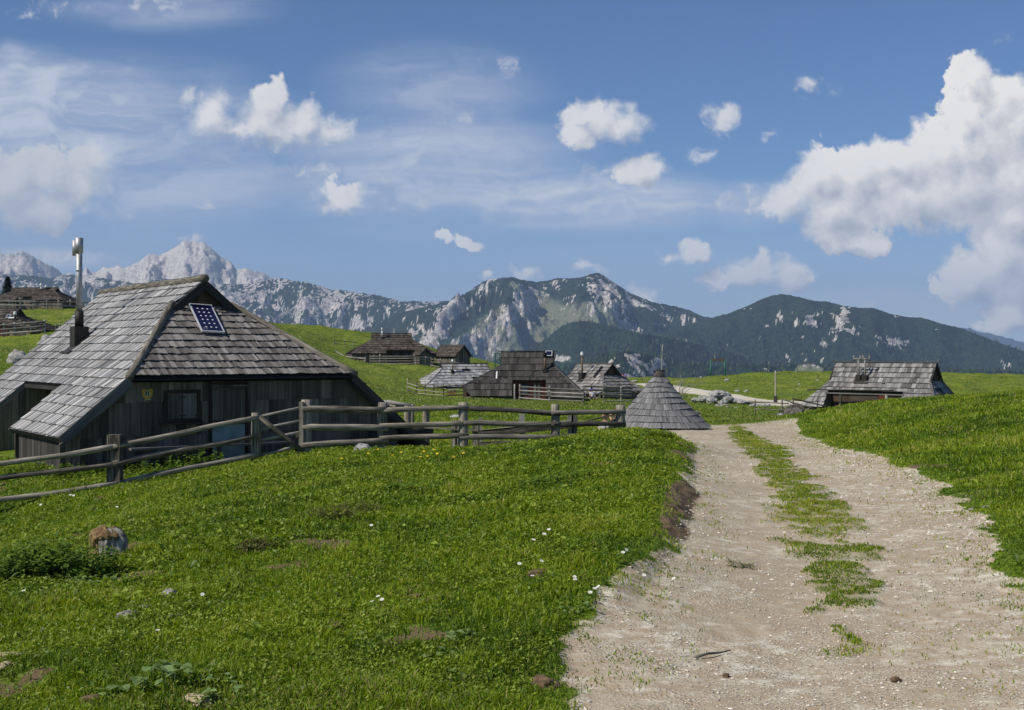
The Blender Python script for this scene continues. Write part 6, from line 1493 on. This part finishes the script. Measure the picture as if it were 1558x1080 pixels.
# ------------------------------------------------------------------ people
def skin_mesh(name, J, E, root, mat, parent, sub=2):
    """one continuous body grown over a joint skeleton: J name -> (position, radius), E edges"""
    names = list(J); ix = {k: i for i, k in enumerate(names)}
    me = bpy.data.meshes.new(name); me.from_pydata([tuple(J[k][0]) for k in names], [(ix[a], ix[b]) for a, b in E], [])
    o = bpy.data.objects.new(name, me); COL.objects.link(o); o.parent = parent
    md = o.modifiers.new('skin', 'SKIN'); md.use_smooth_shade = True
    sv = me.skin_vertices[0].data if me.skin_vertices else None
    if sv is None:
        with bpy.context.temp_override(object=o, active_object=o): bpy.ops.object.modifier_remove  # never reached: the modifier makes its layer
    for i, k in enumerate(names):
        r = J[k][1]; sv[i].radius = (r, r) if not isinstance(r, tuple) else r; sv[i].use_root = (k == root)
    s = o.modifiers.new('subdivision', 'SUBSURF'); s.levels = s.render_levels = sub
    me.materials.append(mat); return o
def person(loc, yaw, pose, label, shirt, trousers, hair=None, hat=None, group=None, fingers=True):
    P = thing('person', loc, label, 'person', group); P.rotation_euler = (0, 0, yaw)
    J = {k: (Vector(v[0]), v[1]) for k, v in pose.items()}
    E = [('pelvis', 'waist'), ('waist', 'chest'), ('chest', 'neck0'), ('neck0', 'neck1'), ('neck1', 'skull0'), ('skull0', 'skull1'), ('skull1', 'crown')]
    for s in 'lr':
        E += [('chest', 'sh' + s), ('sh' + s, 'el' + s), ('el' + s, 'wr' + s), ('wr' + s, 'palm' + s), ('pelvis', 'hip' + s), ('hip' + s, 'kn' + s), ('kn' + s, 'an' + s), ('an' + s, 'toe' + s)]
    body = dict(J); EE = list(E)
    if fingers:
        for s in 'lr':
            w, p = J['wr' + s][0], J['palm' + s][0]; d = (p - w).normalized(); side = d.cross(Vector((0, 0, 1)))
            side = side.normalized() if side.length > .1 else Vector((1, 0, 0)); up = side.cross(d)
            for k, (o_, L) in enumerate(((-.03, .06), (-.01, .075), (.01, .08), (.03, .07))):
                a = p + side * o_ + d * .02; m_ = a + d * L * .5 - up * .008; e = m_ + d * L * .4 - up * .03
                for nm, q_, r_ in (('a', a, .009), ('b', m_, .0085), ('c', e, .007)): body[f'f{k}{nm}{s}'] = (q_, r_)
                EE += [('palm' + s, f'f{k}a{s}'), (f'f{k}a{s}', f'f{k}b{s}'), (f'f{k}b{s}', f'f{k}c{s}')]
            sg = 1 if s == 'l' else -1
            a = w.lerp(p, .45) + side * .035 * sg; e = a + d * .03 + side * .03 * sg - up * .01; body['t0' + s] = (a, .011); body['t1' + s] = (e, .009); body['t2' + s] = (e + d * .025 - up * .012, .008)
            EE += [('palm' + s, 't0' + s), ('t0' + s, 't1' + s), ('t1' + s, 't2' + s)]
    f = (J['face'][0] - J['skull1'][0]).normalized(); body.pop('face')
    nb = J['skull0'][0].lerp(J['skull1'][0], .55)
    body['nose'] = (nb + f * .115, .012); EE.append(('skull0', 'nose'))
    skin_mesh('body', body, EE, 'pelvis', M['skin'], P)
    def clothes(name, keys, edges, grow, mat, root):
        JJ = {k: (J[k][0] if not isinstance(k, tuple) else k, J[k][1] + grow) for k in keys}; return skin_mesh(name, JJ, edges, root, mat, P)
    # half sleeves: the shirt stops above the elbow
    JS = {k: (J[k][0], J[k][1] + .014) for k in ('pelvis', 'waist', 'chest', 'neck0', 'shl', 'shr')}
    for s in 'lr': JS['sl' + s] = (J['sh' + s][0].lerp(J['el' + s][0], .6), J['el' + s][1] + .018)
    skin_mesh('shirt', JS, [('pelvis', 'waist'), ('waist', 'chest'), ('chest', 'neck0'), ('chest', 'shl'), ('chest', 'shr'), ('shl', 'sll'), ('shr', 'slr')], 'pelvis', shirt, P)
    JT = {k: (J[k][0], J[k][1] + .013) for k in ('pelvis', 'hipl', 'hipr', 'knl', 'knr')}
    for s in 'lr': JT['cf' + s] = (J['kn' + s][0].lerp(J['an' + s][0], .75), J['an' + s][1] + .025)
    skin_mesh('trousers', JT, [('pelvis', 'hipl'), ('pelvis', 'hipr'), ('hipl', 'knl'), ('hipr', 'knr'), ('knl', 'cfl'), ('knr', 'cfr')], 'pelvis', trousers, P)
    for s in 'lr': skin_mesh('shoe', {'a': (J['an' + s][0] - Vector((0, 0, .02)), .05), 't': (J['toe' + s][0], .042)}, [('a', 't')], 'a', M['black'], P)
    c0, c1, cr = J['skull0'][0], J['skull1'][0], J['crown'][0]; ax = (cr - c0).normalized()
    for sg in (-1, 1):
        sd = ax.cross(f).normalized(); q = MB(); e = nb + ax * .02 + f * .098 + sd * .034 * sg
        q.tube([e - f * .012, e, e + f * .006], [.010, .012, .004], 8, .5); o = q.build('eye', M['black']); o.parent = P
        q = MB(); e = nb + sd * .088 * sg - f * .01; q.tube([e - ax * .03, e, e + ax * .03], [.008, .016, .010], 8, .5); o = q.build('ear', M['skin'], None, True); o.parent = P
    q = MB(); e = nb - ax * .045 + f * .102; q.tube([e - sd * .024, e, e + sd * .024], [.004, .007, .004], 6, .5); o = q.build('mouth', M['lip']); o.parent = P
    if hair or hat:
        q = MB(); n = 18; b = c1 - f * .014
        prof = ((-.055, .104), (-.01, .114), (.04, .108), (.075, .085), (.097, .045), (.103, .006))
        V = []; Fc = []
        for z, r in prof:
            for j in range(n):
                an = 6.283 * j / n; k = math.cos(an); lift = .065 * max(0, k) * (1 if z < .0 else 0)
                V.append(b + (f * k * 1.08 + sd * math.sin(an)) * r + ax * (z + lift + .02))
        for i in range(len(prof) - 1):
            for j in range(n): Fc.append((i * n + j, i * n + (j + 1) % n, (i + 1) * n + (j + 1) % n, (i + 1) * n + j))
        q.poly(V, Fc, .5); o = q.build('hair' if not hat else 'hat', hair or hat, None, True); o.parent = P
        if hat:
            q = MB(); q.tube([b + ax * .035, b + ax * .047], [.175, .165], 20, .5); o = q.build('hat_brim', hat, None, True); o.parent = P
    return P
def standing(h=1.72, arm=0.0, stride=.1):
    k = h / 1.75; V = lambda *a: tuple(c * k for c in a)
    J = dict(pelvis=(V(0, 0, .93), .135 * k), waist=(V(0, .01, 1.1), .125 * k), chest=(V(0, .01, 1.32), .14 * k), neck0=(V(0, .01, 1.46), .06 * k), neck1=(V(0, 0, 1.52), .05 * k), skull0=(V(0, -.01, 1.58), .075 * k), skull1=(V(0, 0, 1.65), .09 * k), crown=(V(0, .01, 1.70), .065 * k), face=(V(0, -.2, 1.65), .01))
    for s, g in (('l', 1), ('r', -1)):
        J['sh' + s] = (V(.19 * g, .01, 1.39), .06 * k); J['el' + s] = (V(.25 * g, .03 + arm * g, 1.12), .043 * k); J['wr' + s] = (V(.26 * g, -.06 + arm * g, .88), .03 * k); J['palm' + s] = (V(.26 * g, -.08 + arm * g, .8), .033 * k)
        J['hip' + s] = (V(.1 * g, 0, .88), .095 * k); J['kn' + s] = (V(.11 * g, -stride * g * .5, .5), .062 * k); J['an' + s] = (V(.11 * g, -stride * g, .09), .042 * k); J['toe' + s] = (V(.12 * g, -stride * g - .17, .035), .035 * k)
    return J
def sitting(lean=.1, reach=None, legs=.0, face=(0, -.3, 0)):
    """sits on the ground, legs stretched forward (toward -y) and a little bent, one arm may rise to the face"""
    J = dict(pelvis=((0, 0, .13), .135), waist=((0, lean * .3, .32), .125), chest=((0, lean, .54), .14), neck0=((0, lean * 1.1, .68), .06), neck1=((0, lean * 1.1 - .01, .73), .05), skull0=((0, lean * 1.1 - .03, .79), .075), skull1=((0, lean * 1.1 - .02, .86), .09), crown=((0, lean * 1.1 - .01, .91), .065))
    s1 = Vector(J['skull1'][0]); J['face'] = (tuple(s1 + Vector(face)), .01)
    for s, g in (('l', 1), ('r', -1)):
        J['sh' + s] = ((.19 * g, lean, .61), .06); J['hip' + s] = ((.1 * g, -.05, .12), .095); J['kn' + s] = ((.14 * g, -.44, .30 - legs * g), .062); J['an' + s] = ((.15 * g, -.80, .08), .042); J['toe' + s] = ((.16 * g, -.9, .15), .035)
        if reach == s: J['el' + s] = ((.27 * g, lean - .16, .52), .043); J['wr' + s] = ((.13 * g, lean - .22, .74), .03); J['palm' + s] = ((.09 * g, lean - .18, .81), .033)
        else: J['el' + s] = ((.25 * g, lean - .08, .36), .043); J['wr' + s] = ((.17 * g, -.28, .3), .03); J['palm' + s] = ((.15 * g, -.36, .3), .033)
    return J
def cloth(name, c): return mat_plain(name, c, .9, 0, .15, 20)
M['lip'] = mat_plain('lips', (.35, .12, .1), .5)
hair_b = cloth('brown_hair', (.09, .045, .02)); hair_d = cloth('dark_hair', (.03, .02, .015))
Yp = 31.0
def gp(px, Y): return ground_at(px, Y)
person(gp(917, 33.6) + UZ * .04 , R(-62), sitting(.08, None, .03, (.1, -.3, -.05)), 'person in an olive cap and grey shirt sitting on the grass behind the fence end', cloth('grey_shirt', (.33, .32, .33)), cloth('grey_trousers', (.27, .25, .25)), None, cloth('olive_cap', (.16, .12, .06)))
person(gp(930.5, 33.2) + UZ * .05, R(-70), sitting(.12, 'l', .05, (-.15, -.3, -.06)), 'person with light brown hair and dark top by the fence end, hand raised', cloth('black_top', (.02, .02, .025)), cloth('blue_shorts', (.16, .24, .38)), hair_b)
g = gp(893, 33.2); q = MB(); q.tube([g, g + UZ * .14, g + UZ * .3, g + UZ * .36], [.16, .19, .15, .05], 12, .5, .15); o = q.build('rucksack', cloth('brown_rucksack', (.1, .06, .04)), None, True, origin=g); tag(o, 'brown rucksack on the grass beside the person in the olive cap', 'rucksack')
g = gp(931, 32.8); q = MB(); q.tube([g + Vector((-.22, 0, .08)), g + Vector((0, .02, .14)), g + Vector((.25, 0, .08))], [.06, .11, .07], 12, .5, .15); o = q.build('bag', cloth('red_bag', (.4, .03, .03)), None, True, origin=g); tag(o, 'small red bag lying before the person in the dark top', 'bag')
person(gp(901, 116), R(20), sitting(.05, None, 0, (0, -.3, 0)), 'person in a white shirt and blue cap sitting by the gate of the open-peaked hut', cloth('white_shirt', (.7, .7, .72)), cloth('dark_trousers', (.04, .05, .08)), None, cloth('blue_cap', (.08, .1, .5)))
for px, Y, c, lab in ((939, 229, (.65, .62, .58), 'hiker in pale clothes, left of the group on the far lane'), (943.5, 231, (.6, .04, .08), 'hiker in a red top in the group on the far lane'), (947, 228, (.7, .2, .3), 'hiker in a pink top in the group on the far lane'), (952, 230, (.15, .2, .5), 'hiker in a blue top, right of the group on the far lane')):
    person(gp(px, Y), rng.uniform(-.6, .6), standing(1.72, .1, .12), lab, cloth('hiker_top', c), cloth('hiker_trousers', (.06, .06, .08)), hair_d, None, 'hikers on the far lane', False)
# ------------------------------------------------------------------ render settings
scene.render.engine = 'CYCLES'
scene.cycles.use_denoising = True
scene.cycles.max_bounces = 5; scene.cycles.diffuse_bounces = 2; scene.cycles.glossy_bounces = 2; scene.cycles.transmission_bounces = 3; scene.cycles.volume_bounces = 0
scene.cycles.transparent_max_bounces = 6
scene.view_settings.view_transform = 'Standard'; scene.view_settings.look = 'None'
scene.view_settings.exposure = 0.0; scene.view_settings.gamma = 1.0; scene.view_settings.use_curve_mapping = False
